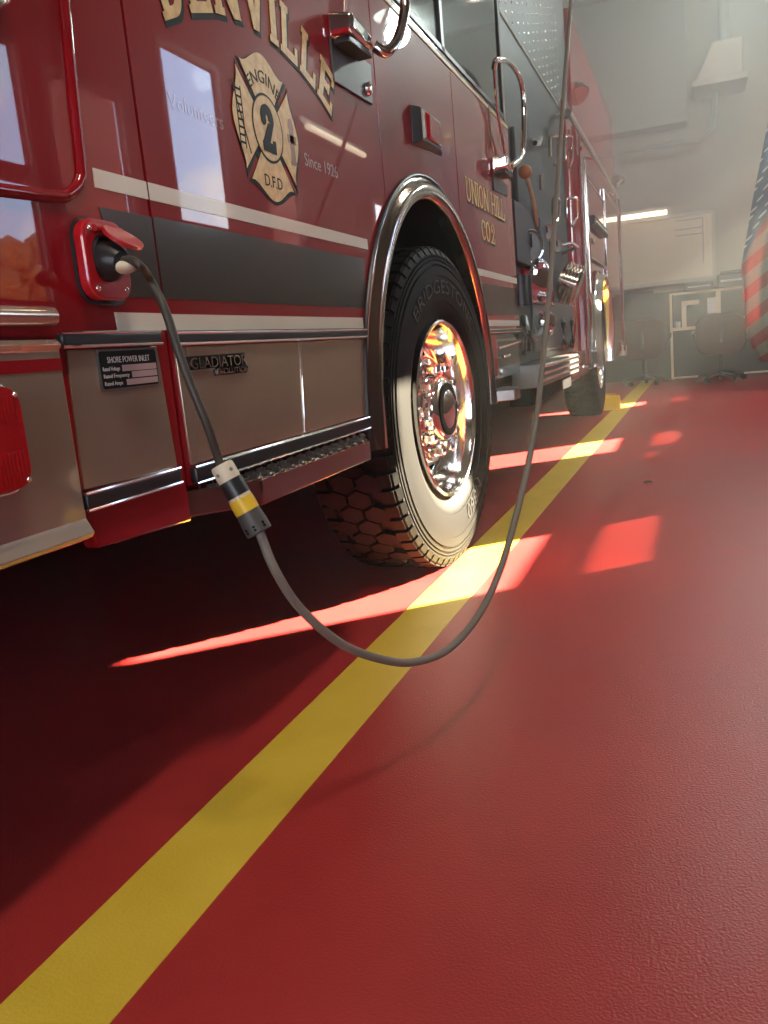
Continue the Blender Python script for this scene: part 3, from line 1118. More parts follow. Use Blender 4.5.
# --- handrails with lit brackets
def bracket(y0, y1, z0, z1, out_):
    b = MB().prism([(0, y0, z0), (0, y1, z0), (0, y1, z1), (0, y0, z1)],
                   [(out_, y0 + .01, z0 + .012), (out_ * .8, y1 - .03, z0 + .02), (out_ * .8, y1 - .03, z1 - .012), (out_, y0 + .01, z1 - .01)])
    o = b.build('rail_bracket', CHROME, truck, bevel=.009, seg=3)
    MB().box(out_ * .2, y0 - .003, z0 + .006, out_ * .9, y0 + .012, z0 + .016).build('bracket_light', REDLENS, o)
    MB().pyz([(y0 + .02, z0 - .006), (y1 - .03, z0 - .002), (y1 - .05, z0 + .01), (y0 + .02, z0 + .01)], .008, out_ * .75).build('bracket_underside', BLACK, o, bevel=.002)
    return o


bracket(1.982, 2.19, 1.468, 1.530, .064)
tp = smooth_path([S(374, 46, .045), S(386, 52, .07), S(397, 40, .085), S(403, 20, .085), S(405, 0, .085), S(405, -80, .085)], 8)
MB().tube(tp, .014, 14).build('handrail', CHROME, truck)
MB().pyz([(1.99, 1.378), (2.25, 1.385), (2.262, 1.485), (1.99, 1.485)], 0, .006).build('rail_plate', RAILPL, truck, bevel=.002)
MB().lathe([(.017, 0), (.016, .008), (.008, .012), (0, .012)], (.006, 2.215, 1.415), (1, 0, 0), 20).build('rail_bolt', CHROME, truck)
bracket(3.722, 3.95, 1.450, 1.516, .072)
tp = smooth_path([S(512, 166, .08), S(520, 158, .085), S(523.5, 145, .085), S(523.5, 100, .085), S(519, 76, .085), S(508, 62, .08), S(497, 60, .07), S(494, 68, .05)], 8)
MB().tube(tp, .012, 12).build('handrail', CHROME, truck)
MB().tube([S(494, 68, .05), S(497, 110, .03), S(505, 153, .02)], .006, 8).build('handrail', CHROME, truck)
MB().pyz([(3.73, 1.375), (4.02, 1.39), (4.02, 1.44), (3.73, 1.44)], 0, .006).build('rail_plate', BLACK, truck, bevel=.002)
MB().tube([S(488, 106), S(490, 135), S(493, 152, .01)], .005, 8).build('grab_wire', CHROME, truck)
# side marker lamp on the fender panel
sm = MB().prism([(0, 2.60, 1.352), (0, 2.93, 1.372), (0, 2.93, 1.486), (0, 2.60, 1.468)],
                [(.03, 2.615, 1.362), (.012, 2.90, 1.385), (.012, 2.90, 1.476), (.03, 2.615, 1.458)])
smo = sm.build('marker_lamp', BLACK, truck, bevel=.004)
MB().prism([(.028, 2.618, 1.368), (.0255, 2.66, 1.372), (.0255, 2.66, 1.456), (.028, 2.618, 1.454)],
           [(.033, 2.62, 1.37), (.030, 2.658, 1.374), (.030, 2.658, 1.454), (.033, 2.62, 1.452)]).build('lamp_bezel', CLEARL, smo)
MB().prism([(.024, 2.675, 1.376), (.012, 2.885, 1.39), (.012, 2.885, 1.470), (.024, 2.675, 1.460)],
           [(.036, 2.69, 1.382), (.018, 2.87, 1.395), (.018, 2.87, 1.462), (.036, 2.69, 1.452)]).build('red_lens', REDLENS, smo, bevel=.003)

# --- dark cabinet below the crew door
MB().box(-.10, 3.44, .585, -.005, YC - .01, .775).build('black_cabinet', GLOSSBLK, truck, bevel=.004)
MB().box(-.004, 3.44, .60, .002, 3.60, .772).build('cabinet_edge', RED, truck)
MB().tube([(.004, 3.62, .715), (.004, YC - .02, .735)], .006, 8).build('cabinet_trim', CHROME, truck)
MB().tube([(.012, 3.66, .675), (.016, 3.70, .678), (.016, 3.76, .679), (.012, 3.80, .681)], .007, 8).build('cabinet_handle', CHROME, truck)

# --- pump section
PX = -.06
MB().box(-2.4, YC + .002, .62, PX, 6.93, 3.22).build('pump_body', PUMP, truck, bevel=.004)
dt = MB()
for i in range(14):
    for j in range(17):
        y = 4.28 + i * .165
        z = 2.36 + j * .050
        if z > 3.18 - .0 * i or y > 6.85 or z < 2.30:
            continue
        dt.ball((PX + .001, y, z), .0085, 8, 5, (.5, 1.7, 1))
dt.build('perforation', POLISH, truck)
MB().box(PX, 4.18, 2.30, PX + .006, 6.9, 2.32).build('panel_edge', CHROME, truck)


def sbox(name, x0, y0, xm, x1, m, px0, py0, px1, py1, bevel=.004):
    """box on the pump panel between two picture-measured corners"""
    a, b = S(px0, py0, xm), S(px1, py1, xm)
    c = MB().box(x0, min(a.y, b.y), min(a.z, b.z), x1, max(a.y, b.y), max(a.z, b.z))
    return c.build(name, m, truck, bevel=bevel)


def pump_box(name, m, px0, py0, px1, py1, x1=-.02, bevel=.006):
    # corners taken along the rail direction so that the box stays level
    a, b = S(px0, py0, x1), S(px1, py1, x1)
    c = MB().box(PX, a.y, min(a.z, b.z), x1, b.y, max(a.z, b.z))
    return c.build(name, m, truck, bevel=bevel)


def at(px, py, x=-.04):
    return S(px, py, x)


pump_box('control_box', DARKGEAR, 518, 262, 547, 222, -.02)
pump_box('intake_block', RED, 527, 303, 553, 277, -.03)
pump_box('gauge_panel', PUMP, 519, 205, 545, 160, -.035)
pump_box('pump_column', PUMP, 517, 352, 525, 302, -.02)
pump_box('drain_panel', STEELG, 536, 352, 576, 306, -.045)
pump_box('pump_trim', RED, 577, 352, 583, 130, -.03)
p = at(521, 291, -.01)
MB().cyl((-.01, p.y, p.z - .075), (-.01, p.y, p.z + .075), .055, 24).build('black_cap', BLACK, truck)


def dial(px, py, r, name='pressure_gauge', x=-.02):
    c = at(px, py, x)
    o = MB().lathe([(r, -.04), (r, .012), (r * .94, .018), (r * .86, .016), (r * .84, .008)], (x, c.y, c.z), (1, -.75, 0), 32).build(name, CHROME, truck)
    MB().lathe([(r * .85, .006), (0, .006)], (x, c.y, c.z), (1, -.75, 0), 32).build('gauge_face', CLEARL if r < .07 else STEELG, o)
    fn = Vector((1, -.75, 0)).normalized()
    nd = MB().tube([c + fn * .010 - Vector((0, 0, r * .1)), c + fn * .010 + Vector((0, 0, r * .7))], .004, 6)
    nd.build('gauge_needle', INK, o)
    return o


dial(530.5, 246, .085)
dial(546, 232, .045)
dial(556, 246, .045)
# capped outlets
def outlet(px, py, r, x=-.02, m=CHROME):
    c = at(px, py, x)
    o = MB().lathe([(r * .7, -.05), (r * .7, .0), (r, .01), (r, .05), (r * .8, .065), (r * .3, .07), (0, .07)], (x, c.y, c.z), (1, -.6, -.15), 28).build('outlet_cap', m, truck)
    lg = MB()
    for k in range(3):
        a = 2 * PI * k / 3 + .3
        lg.ball((x + .05, c.y + r * 1.05 * math.cos(a), c.z + r * 1.05 * math.sin(a)), r * .28, 10, 8)
    lg.build('cap_lug', m, o)


outlet(533, 279, .10)
outlet(541, 322, .06)
# large ribbed intake, pointing out and down
c0 = at(561, 281, -.04)
ax = Vector((1, .05, -.45)).normalized()
prof = [(.0, -.02), (.15, -.02)]
for k in range(5):
    h = .03 + k * .062
    prof += [(.15, h), (.172, h + .012), (.172, h + .036), (.15, h + .046)]
prof += [(.13, .36), (.0, .36)]
io = MB().lathe([(r * .80, h * .36) for r, h in prof], c0, ax, 36).build('suction_intake', FLARE, truck, angle=30)
MB().tube([Vector((PX, c0.y - .25, c0.z + .20)), Vector((PX + .12, c0.y - .15, c0.z + .22)), Vector((PX + .12, c0.y + .15, c0.z + .22)), Vector((PX, c0.y + .25, c0.z + .20))], .012, 10).build('intake_handle', CHROME, io)
# lever with an amber knob
k0, k1 = at(525, 172, .03), at(537, 228, -.02)
lv = MB().tube(smooth_path([k0, at(529, 185, .02), at(534, 205, 0), k1], 6), .012, 10).build('valve_lever', BRASS, truck)
MB().ball(k0, .034, 20, 12).build('lever_knob', BROWN, lv)
MB().cyl(k1 + Vector((0, 0, -.05)), k1 + Vector((0, 0, .05)), .022).build('lever_boot', BLACK, lv)
# T handles in pairs
for (a, b, t0, t1) in ((550, 558, 138, 165), (565, 572, 138, 168), (553, 559, 200, 222), (566, 577, 200, 226)):
    L = [at(a, t1 - 8, .0), at(a, t0, .0), at(a + 1.5, t0 - 2, .01), at(b - 1, t0 - 2, .01), at(b, t0, .0), at(b, t1 - 8, .0), at((a + b) / 2 + .5, t1, -.01)]
    MB().tube(L, .010, 8).build('pull_handle', CHROME, truck)
for (a, t0, t1) in ((563, 320, 348), (571.5, 318, 346)):
    MB().tube([at(a, t0, -.035), at(a + .4, t0 + 4, .0), at(a + .6, t1 - 4, .0), at(a + .4, t1, -.035)], .016, 8).build('drain_handle', BLACK, truck)
MB().tube([at(533, 139, -.05), at(535, 143, .0), at(539, 143, .0), at(541, 138, -.02)], .014, 8).build('tow_hook', CHROME, truck)
for (a, t0, t1) in ((533.5, 200, 218), (541, 175, 190), (549, 250, 262), (519, 355, 340), (524, 355, 338), (529, 352, 336)):
    MB().tube([at(a, t0, -.02), at(a + .6, t1, -.02)], .012, 8).build('gauge_tube', CHROME, truck)
hs = smooth_path([at(524, 318, -.01), at(527, 330, .02), at(533, 338, .02), at(541, 333, 0), at(545, 318, -.03)], 8)
MB().tube(hs, .018, 10).build('drain_hose', BLACK, truck)
# running board of the pump section, three ribs
rb = MB().box(-.05, YC - .02, .505, .085, 5.66, .62).build('running_board', STEELG, truck, bevel=.006)
for z in (.535, .568, .602):
    MB().tube([(.088, YC, z), (.088, 5.64, z)], .010, 10).build('board_rib', POLISH, rb)
MB().box(-.07, YC, .42, .04, 5.6, .507).build('board_support', UNDER, truck, bevel=.004)
MB().box(-.03, 5.66, .43, .0, 6.95, .62).build('pump_skirt', RED, truck, bevel=.004)

# --- rear body with compartments
RY0, RY1 = 6.94, 10.78
rbp = [(RY0, .45), (RC - .68, .45)] + arc(RC, .57, .68, 180, 0) + [(RC + .68, .45), (RY1, .47), (RY1, 2.30), (RY0, 2.30)]
MB().pyz(rbp, -.12, -.012).build('equipment_body', RED, truck, bevel=.004)
MB().box(-2.4, RY0, 1.3, -.10, RY1, 2.30).box(-2.4, RY1 - .1, .5, -.12, RY1, 1.3).build('body_core', RED, truck)
MB().box(-2.0, RY0, 2.30, -.03, RY1 - .1, 3.12).build('hose_bed_side', RED, truck, bevel=.006)
for (y0, y1, z0, z1) in ((RY0 + .08, 7.30, .62, 2.1), (7.38, 8.80, 1.36, 1.98), (8.88, 10.60, .62, 2.1)):
    d = MB().box(-.012, y0, z0, .004, y1, z1).build('compartment_door', RED, truck, bevel=.004)
    t = MB()
    t.tube([(.006, y0, z0), (.006, y1, z0), (.006, y1, z1), (.006, y0, z1)], .011, 8, closed=True)
    t.build('door_trim', POLISH, d)
    MB().box(.004, y0 + .1, z0 + .12, .03, y0 + .24, z0 + .16).build('door_latch', CHROME, d, bevel=.004)
flare(RC, .57, .70, 180, 0, .46, proud=.07, m=POLISH)
tp = [S(574, 118, .07), S(596, 155, .07), S(620, 195, .07)]
hr = MB().tube([(.07, 5.85, 2.14), (.07, 9.75, 2.14)], .022, 12).build('body_handrail', POLISH, truck)
for y in (6.0, 7.5, 9.6):
    MB().tube([(.07, y, 2.14), (.0, y, 2.16), (-.07, y, 2.16)], .016, 10).build('rail_standoff', POLISH, hr)
a, b = S(590, 243, .02), S(609, 268, .02)
lb = MB().box(-.005, 7.45, 1.62, .05, 8.65, 1.70).build('warning_light', BLACK, truck, bevel=.008)
MB().box(.05, 7.50, 1.645, .056, 8.60, 1.665).build('warning_lens', CLEARL, lb)
# bumper step at the tail and a deck lamp
MB().box(-2.3, RY1, .44, .02, RY1 + .22, .56).build('bumper_step', DIAMOND, truck, bevel=.006)
for (px, py, ang) in ((576, 92, 0), (616, 181, 0)):
    c = S(px, py, -.03)
    dl = MB().lathe([(.0, -.08), (.05, -.07), (.085, .0), (.09, .05), (.07, .055), (0, .045)], c, (.5, -.4, -.75), 24).build('deck_lamp', POLISH, truck)
    MB().tube([c, c + Vector((-.04, .02, .16)), c + Vector((-.12, .03, .25)) if px < 600 else c + Vector((-.02, .0, .32))], .02, 8).build('lamp_arm', PIPE, dl)
MB().tube([(.012, RY0 + .03, .50), (.012, RY0 + .03, 2.28)], .014, 8).build('corner_trim', POLISH, truck)
MB().tube([(.012, RY1 - .02, .50), (.012, RY1 - .02, 2.28)], .014, 8).build('corner_trim', POLISH, truck)
MB().tube([(.014, 7.10, .62), (.03, 7.12, .70), (.03, 7.12, .98), (.014, 7.10, 1.06)], .02, 10).build('grab_handle', CHROME, truck)
sl = MB().box(-.005, 6.98, .47, .04, 7.30, .60).build('skirt_locker', BLACK, truck, bevel=.01)
MB().tube([(.042, 7.0, .485), (.042, 7.28, .485)], .010, 8).build('locker_trim', CHROME, sl)

# ------------------------------------------------------------------ SHORE POWER CORD
cord = thing('power_cord', 'long grey power cord plugged into the fire engine and hanging in a loop from above', 'power cord', (.30, 1.40, 0))
plug0 = Vector((.014, 1.018, .903))
pl1 = S(127, 262, .066)
pg = MB().lathe([(.0, 0), (.027, 0), (.027, .018), (.021, .034), (.013, .044), (.0, .045)], plug0, (pl1 - plug0), 28).build('inlet_plug', BLACK, cord)
ax = (pl1 - plug0).normalized()
MB().ball(S(124, 267, .052), .0155, 24, 14, (1.25, 1.1, .62)).build('plug_shell', CREAMP, pg)


def dep(px, py, d):
    return CAM + ray(px, py) / FPX * d


k0, k1 = dep(219, 461, 1.225), dep(259, 531, 1.235)
axc = (k1 - k0).normalized()
pig = smooth_path([plug0 + ax * .035, pl1 + Vector((.004, .006, .002)), S(140, 266, .085), dep(150, 280, 1.185), dep(165, 310, 1.185), dep(178, 350, 1.185), dep(192, 388, 1.19), dep(207, 425, 1.20), k0, k0 + axc * .02], 8)
MB().tube(pig, .0064, 14).build('pigtail_cable', CABLED, cord)
Lc = (k1 - k0).length
MB().lathe([(0, 0), (.0155, 0), (.0172, .003), (.0176, .020), (.0172, .026), (0, .026)], k0 + axc * .006, axc, 32).build('connector_collar', CREAMP, cord, bevel=0)
sc = MB()
side = (CAM - k0); side = (side - axc * side.dot(axc)).normalized()
tang = axc.cross(side)
for s_ in (-.55, .75):
    d = (side * math.cos(s_) + tang * math.sin(s_)).normalized()
    sc.lathe([(.0028, 0), (.0028, .0012), (0, .0012)], k0 + axc * .019 + d * .0172, d, 12)
sc.build('collar_screw', PIPE, cord)
MB().lathe([(0, 0), (.0178, 0), (.0183, .003), (.0183, .026), (0, .027)], k0 + axc * .032, axc, 32).build('connector_body', BLACK, cord)
MB().lathe([(0, 0), (.0178, 0), (.0178, .0055), (0, .0055)], k0 + axc * .058, axc, 32).build('white_ring', CREAMP, cord)
MB().lathe([(0, 0), (.0186, 0), (.0188, .022), (0, .022)], k0 + axc * .0625, axc, 32).build('label_band', YELLOWP, cord)
MB().lathe([(0, 0), (.0180, 0), (.0188, .006), (.0200, .022), (.0200, .034), (.018, .036), (.0, .036)], k0 + axc * .084, axc, 32).build('connector_sleeve', SLEEVE, cord)
sl = MB()
for s_ in (-.6, .2, .9):
    d = (side * math.cos(s_) + tang * math.sin(s_)).normalized()
    q = k0 + axc * .108 + d * .0195
    sl.lathe([(.0022, 0), (.0022, .0010), (0, .0010)], q, d, 10)
    sl.lathe([(.0022, 0), (.0022, .0010), (0, .0010)], q + axc * .005, d, 10)
sl.build('sleeve_slot', INK, cord)
ke = k0 + axc * .118
path = [ke - axc * .01, ke, dep(275, 570, 1.235), dep(300, 608, 1.27), dep(340, 643, 1.33), dep(380, 659, 1.40), dep(415, 662, 1.47), dep(450, 648, 1.55),
        dep(480, 613, 1.64), dep(500, 570, 1.73), dep(515, 520, 1.82), dep(527, 470, 1.91), dep(536, 420, 2.0), dep(543, 360, 2.12), dep(548.5, 300, 2.26),
        dep(555.5, 210, 2.5), dep(562, 120, 2.75), dep(567, 50, 2.95), dep(571, 0, 3.1), dep(577, -80, 3.4)]
last = path[-1]
path += [last + Vector((0, .35, .75)), last + Vector((0, .75, 1.9)), Vector((last.x, last.y + 1.05, ZC - .35))]
MB().tube(smooth_path(path, 8), .0072, 14).build('cable', CABLE, cord)
rl = MB().lathe([(0, -.06), (.20, -.06), (.20, -.05), (.10, -.045), (.10, .045), (.20, .05), (.20, .06), (0, .06)], (last.x, last.y + 1.05, ZC - .35 + .12), (1, 0, 0), 32)
rl.box(last.x - .03, last.y + 1.0, ZC - .2, last.x + .03, last.y + 1.1, ZC)
rl.build('cord_reel', PIPE, cord)

# ------------------------------------------------------------------ small things on the floor
ck = thing('wheel_chock', 'yellow wedge wheel chock on the floor by the rear tire', 'wheel chock', (.06, 8.5, 0))
cpf = [(8.36, 0), (8.60, 0), (8.60, .03), (8.48, .135), (8.43, .135), (8.37, .03)]
MB().pyz(cpf, -.16, .115).build('chock_body', CHOCK, ck, bevel=.008)
MB().tube([(.07, 8.45, .135), (.07, 8.46, .150), (-.02, 8.46, .150), (-.02, 8.45, .135)], .006, 8).build('chock_handle', CHOCK, ck)
df = ray(648, 483); df = CAM + df * (-CAM.z / df.z)
lf = MB()
pts = [(-.022, 0), (-.008, .010), (.008, .012), (.024, .002), (.010, -.009), (-.008, -.010)]
lf.prism([(df.x + u, df.y + v, .001 + .005 * abs(v) / .012) for u, v in pts], [(df.x + u * .9, df.y + v * .9, .007 + .006 * abs(v) / .012) for u, v in pts])
tag(lf.build('dead_leaf', DEBRIS, None, bevel=.001), 'small curled brown dead leaf lying alone on the red floor', 'leaf')

# ------------------------------------------------------------------ back of the room
YB = Y1 - .012
# whiteboard
a, b = B(713, 211, YB), B(695, 279, YB)
wx0, wx1, wz0, wz1 = -.55, a.x, B(690, 280, YB).z, a.z
wb = thing('whiteboard', 'large whiteboard in a pale frame mounted on the back wall', 'whiteboard', ((wx0 + wx1) / 2, YB, wz0))
MB().box(wx0, YB - .015, wz0, wx1, YB, wz1).build('board_surface', WBOARD, wb)
MB().box(wx0 - .02, YB - .028, wz1 - .02, wx1 + .02, YB, wz1 + .02).box(wx0 - .02, YB - .028, wz0 - .02, wx1 + .02, YB, wz0 + .02) \
    .box(wx1 - .02, YB - .028, wz0, wx1 + .02, YB, wz1).box(wx0 - .02, YB - .028, wz0, wx0 + .02, YB, wz1).build('board_frame', WBFRAME, wb)
MB().box(wx0 + .1, YB - .09, wz0 - .035, wx1 - .1, YB - .015, wz0 - .018).build('pen_tray', WBFRAME, wb)
ln = MB()
a = B(675, 222, YB); b = B(703, 262, YB)
for (u0, v0, u1, v1) in ((a.x, a.z, b.x, a.z), (a.x, a.z - .12, b.x, a.z - .12), (a.x, a.z - .2, b.x, a.z - .2), (b.x, a.z, b.x, b.z - .02)):
    ln.box(min(u0, u1), YB - .018, min(v0, v1), max(u0, u1) + .012, YB - .0155, max(v0, v1) + .012)
ln.build('drawn_line', PIPE, wb)
# strip light on the back wall
a, b = B(590, 222, YB - .08), B(667, 212, YB - .08)
sl = thing('strip_light', 'glowing fluorescent strip light on the back wall above the whiteboard', 'light', ((a.x + b.x) / 2, YB - .06, a.z), 'fluorescent strip lights')
MB().box(a.x - .05, YB - .05, a.z + .01, b.x + .05, YB, a.z + .07).build('light_housing', WBFRAME, sl, bevel=.006)
MB().cyl((a.x, YB - .08, a.z - .01), (b.x, YB - .08, a.z - .01), .032).build('light_tube', TUBE, sl)
sl = thing('strip_light', 'fluorescent strip light on the side wall mirrored in the fire engine door', 'light', (X1 - .08, 9.4, 3.12), 'fluorescent strip lights')
MB().box(X1 - .05, 8.5, 3.15, X1, 10.3, 3.22).build('light_housing', WBFRAME, sl, bevel=.006)
MB().cyl((X1 - .08, 8.58, 3.12), (X1 - .08, 10.22, 3.12), .032).build('light_tube', TUBE, sl)
# conduit and heater
pz = B(640, 149, Y1 - .40).z
pp = [(X0 + .3, Y1 - .40, pz)] + [(B(700, 143, Y1 - .4).x, Y1 - .40, pz), (B(712, 138, Y1 - .4).x, Y1 - .40, pz + .10), (B(715, 125, Y1 - .4).x, Y1 - .40, pz + .3), (B(715, 92, Y1 - .4).x, Y1 - .40, B(715, 92, Y1 - .4).z)]
tag(MB().tube(pp, .035, 12).build('wall_pipe', PIPE), 'grey pipe running along the back wall and turning up to the heater', 'pipe')
a, b = B(692, 93, Y1 - .5), B(742, 40, Y1 - .5)
ht = thing('unit_heater', 'pale box heater hung high on the back wall near the flag', 'heater', ((a.x + b.x) / 2, Y1 - .4, a.z))
MB().prism([(a.x + .05, Y1 - .7, a.z + .08), (b.x, Y1 - .7, a.z + .08), (b.x, Y1 - .7, b.z), (a.x + .25, Y1 - .7, b.z)],
           [(a.x + .05, Y1 - .1, a.z + .08), (b.x, Y1 - .1, a.z + .08), (b.x, Y1 - .1, b.z), (a.x + .25, Y1 - .1, b.z)]).build('heater_case', WALL, ht, bevel=.02)
MB().box(a.x, Y1 - .78, a.z, b.x + .05, Y1 - .02, a.z + .075).build('heater_shelf', WALL, ht, bevel=.01)
MB().cyl((a.x + .4, Y1 - .4, b.z - .01), (a.x + .4, Y1 - .4, ZC), .06).build('heater_flue', PIPE, ht)
# workstation partition with a counter
YD = 12.1
a, b = B(670, 295, YD), B(670, 379, YD)
dx0, dz1 = a.x, a.z
dx1 = B(768, 300, YD).x + .25
zs = B(670, 330, YD).z
ws = thing('workstation', 'dark office workstation with pale edging against the back wall', 'workstation', ((dx0 + dx1) / 2, YD + .3, 0))
MB().box(dx0, YD, .04, dx0 + .04, Y1 - .05, dz1).box(dx0, YD + .35, .04, dx1, YD + .40, dz1).box(dx0, YD, .04, dx1, YD + .03, zs - .02).build('panel', OFFDARK, ws, bevel=.004)
t_ = .022
ed = MB().box(dx0 - .01, YD - .012, .03, dx0 + t_, YD, dz1 + .01).box(dx0 - .01, YD + .33, dz1, dx1, YD + .42, dz1 + .03)
ed.box(dx0, YD - .012, .04, dx1, YD, .04 + t_)
mx = B(719, 300, YD).x
ed.box(mx - .03, YD + .32, zs, mx + .03, YD + .35, dz1)
ed.build('edging', OFFEDGE, ws)
MB().box(dx0 - .01, YD - .02, zs - .02, B(697, 327, YD).x, YD + .35, zs + .02).build('counter', OFFEDGE, ws, bevel=.004)
MB().box(mx, YD - .02, zs + .06, dx1, YD + .35, zs + .09).build('counter', OFFEDGE, ws, bevel=.004)
# things on the workstation
q = B(684, 329, YD + .1)
st_ = thing('monitor_stand', 'cream L shaped monitor stand on the workstation counter', 'monitor stand', (q.x, YD + .1, zs + .02))
MB().box(q.x - .025, YD + .07, zs + .02, q.x + .035, YD + .12, zs + .36).build('stand_post', OFFEDGE, st_, bevel=.004)
MB().box(q.x - .025, YD + .07, zs + .30, q.x + .20, YD + .12, zs + .36).build('stand_arm', OFFEDGE, st_, bevel=.004)
q = B(678, 326, YD + .1)
cp = MB().lathe([(0, 0), (.03, 0), (.034, .08), (.030, .08), (.027, .006), (0, .006)], (q.x, YD + .1, zs + .0205), (0, 0, 1), 20)
tag(cp.build('coffee_cup', PAPER), 'small pale cup at the left end of the workstation counter', 'cup')
q = B(712, 305, YD + .33)
tag(MB().box(q.x - .06, YD + .335, q.z - .11, q.x + .06, YD + .349, q.z + .10).build('notice', PAPER, None, bevel=.001), 'grey paper notice pinned to the workstation panel', 'notice')
top = dz1 + .0305
bx = [(B(699, 280, YD).x - .08, .36, .10, 'long flat dark equipment case lowest on the workstation top'),
      (B(726, 280, YD).x, .48, .17, 'larger dark equipment case on the workstation top nearer the flag')]
for (x, w, h, lab) in bx:
    c = thing('equipment_case', lab, 'case', (x, YD + .37, top), 'dark cases on the workstation')
    MB().box(x - .10, YD + .28, top, x - .10 + w, YD + .46, top + h).build('case_body', DARKGEAR, c, bevel=.012)
    MB().box(x - .06, YD + .272, top + h * .45, x - .14 + w, YD + .28, top + h * .60).build('case_seam', PAPER, c)
c = thing('paper_tray', 'low dark tray stacked on the larger equipment case', 'tray', (bx[1][0] + .1, YD + .37, top + .1705), 'dark cases on the workstation')
MB().box(bx[1][0] - .06, YD + .28, top + .1705, bx[1][0] + .30, YD + .46, top + .215).build('tray_body', DARKGEAR, c, bevel=.008)


def office_chair(px, py, y, w, zt, lab):
    c = B(px, py, y)
    t = thing('office_chair', lab, 'chair', (c.x, y + .2, 0), 'office chairs by the back wall')
    zb = .34
    b = MB().prism([(c.x + u, y, v) for u, v in rrect(-w / 2, zb, w / 2, zt, min(w, zt - zb) * .32, 6)],
                   [(c.x + u, y + .09, v) for u, v in rrect(-w / 2, zb, w / 2, zt, min(w, zt - zb) * .32, 6)])
    b.build('backrest', CHAIRRED, t, bevel=.02)
    MB().box(c.x - w * .48, y + .06, .42, c.x + w * .48, y + .56, .51).build('seat', CHAIRRED, t, bevel=.03)
    MB().tube([(c.x, y + .02, .70), (c.x, y - .03, .55), (c.x, y + .10, .40)], .025, 10).build('back_support', BLACK, t)
    MB().cyl((c.x, y + .32, .10), (c.x, y + .32, .42), .03).build('gas_column', BLACK, t)
    for k in range(5):
        a = 2 * PI * k / 5 + .3
        e_ = Vector((c.x + .28 * math.cos(a), y + .32 + .28 * math.sin(a), .07))
        lg = MB().tube([(c.x, y + .32, .12), e_], [.028, .018], 8).build('leg', BLACK, t)
        MB().lathe([(0, -.02), (.034, -.02), (.034, .02), (0, .02)], (e_.x, e_.y, .034), (math.sin(a), -math.cos(a), 0), 14).build('caster', BLACK, lg)
    for s_ in (-1, 1):
        MB().tube([(c.x + s_ * w * .45, y + .15, .47), (c.x + s_ * w * .56, y + .14, .60), (c.x + s_ * w * .56, y + .40, .64)], .02, 8).build('armrest', BLACK, t)


office_chair(642, 335, 11.6, .60, .86, 'maroon office chair by the tail of the fire engine')
office_chair(721, 333, 11.2, .58, .84, 'maroon office chair in front of the workstation')

# ------------------------------------------------------------------ flag on its stand
FY = 9.5
fx = B(768, 250, FY).x
flag = thing('flag', 'stars and stripes flag hanging in folds from an indoor pole', 'flag', (fx + .16, FY, 0))
px_ = fx + .16
MB().cyl((px_, FY + .06, .05), (px_ + .0, FY + .06, 2.95), .016).build('flag_pole', POLE, flag)
MB().ball((px_, FY + .06, 2.99), .045, 16, 10).build('finial', POLE, flag)
MB().lathe([(0, 0), (.16, 0), (.16, .02), (.06, .06), (.03, .12), (0, .12)], (px_, FY + .06, 0), (0, 0, 1), 28).build('stand', POLE, flag)
fb = MB()
uvl = fb.bm.loops.layers.uv.new('UVMap')
ledge = [(2.9, B(776, 60, FY).x), (2.55, B(767, 128, FY).x), (1.87, B(752, 200, FY).x), (1.25, B(741, 270, FY).x), (.95, B(744, 305, FY).x), (.62, B(746, 335, FY).x), (.40, B(754, 362, FY).x), (.25, B(764, 385, FY).x)]


def lx(z):
    for (z0, x0), (z1, x1) in zip(ledge, ledge[1:]):
        if z1 <= z <= z0:
            return x0 + (x1 - x0) * (z0 - z) / (z0 - z1)
    return ledge[-1][1]


NU, NV = 30, 50
grid = []
for j in range(NV + 1):
    z = 2.88 - 2.58 * j / NV
    row = []
    xl = lx(z)
    for i in range(NU + 1):
        u = i / NU
        x = xl + (px_ + .20 - xl) * u
        fold = math.sin(u * 15 + .8 * math.sin(z * 2.2)) * (.035 + .025 * j / NV)
        v = (fb.bm.verts.new((x, FY + fold - .01, z - .10 * (1 - u) * 0)), (x, z, u))
        row.append(v)
    grid.append(row)
for j in range(NV):
    for i in range(NU):
        q = (grid[j][i], grid[j][i + 1], grid[j + 1][i + 1], grid[j + 1][i])
        f = fb.bm.faces.new([v[0] for v in q])
        for lp, v in zip(f.loops, q):
            x, z, u = v[1]
            d = z - .75 * (x - fx)              # stripes fall away from the pole
            lp[uvl].uv = ((2.75 - d) / 1.95 * 0.62 + u * .25, d * 1.25)
fo = fb.build('flag_cloth', FLAG, flag, angle=180, normals=False)
so = fo.modifiers.new('thickness', 'SOLIDIFY'); so.thickness = .003

# ------------------------------------------------------------------ haze in the room, graded to stand in for lens glare
hz = MB().box(X0 + .01, Y0 + .01, .004, X1 - .03, Y1 - .01, ZC - .01).build('haze', None)
hz['kind'] = 'stuff'
hz['label'] = 'thin sunlit haze in the engine bay air, shaped to stand in for lens glare'
hz['category'] = 'haze'
hm = bpy.data.materials.new('haze')
hm.use_nodes = True
nt = hm.node_tree
nt.nodes.remove(nt.nodes['Principled BSDF'])
vs_ = nt.nodes.new('ShaderNodeVolumeScatter')
vs_.inputs['Color'].default_value = (0.88, 1.0, 0.96, 1)
vs_.inputs['Density'].default_value = 0.028
vs_.inputs['Anisotropy'].default_value = -0.3
tcv = nt.nodes.new('ShaderNodeTexCoord')
spv = nt.nodes.new('ShaderNodeSeparateXYZ')
nt.links.new(tcv.outputs['Object'], spv.inputs[0])
mrv = nt.nodes.new('ShaderNodeMapRange')
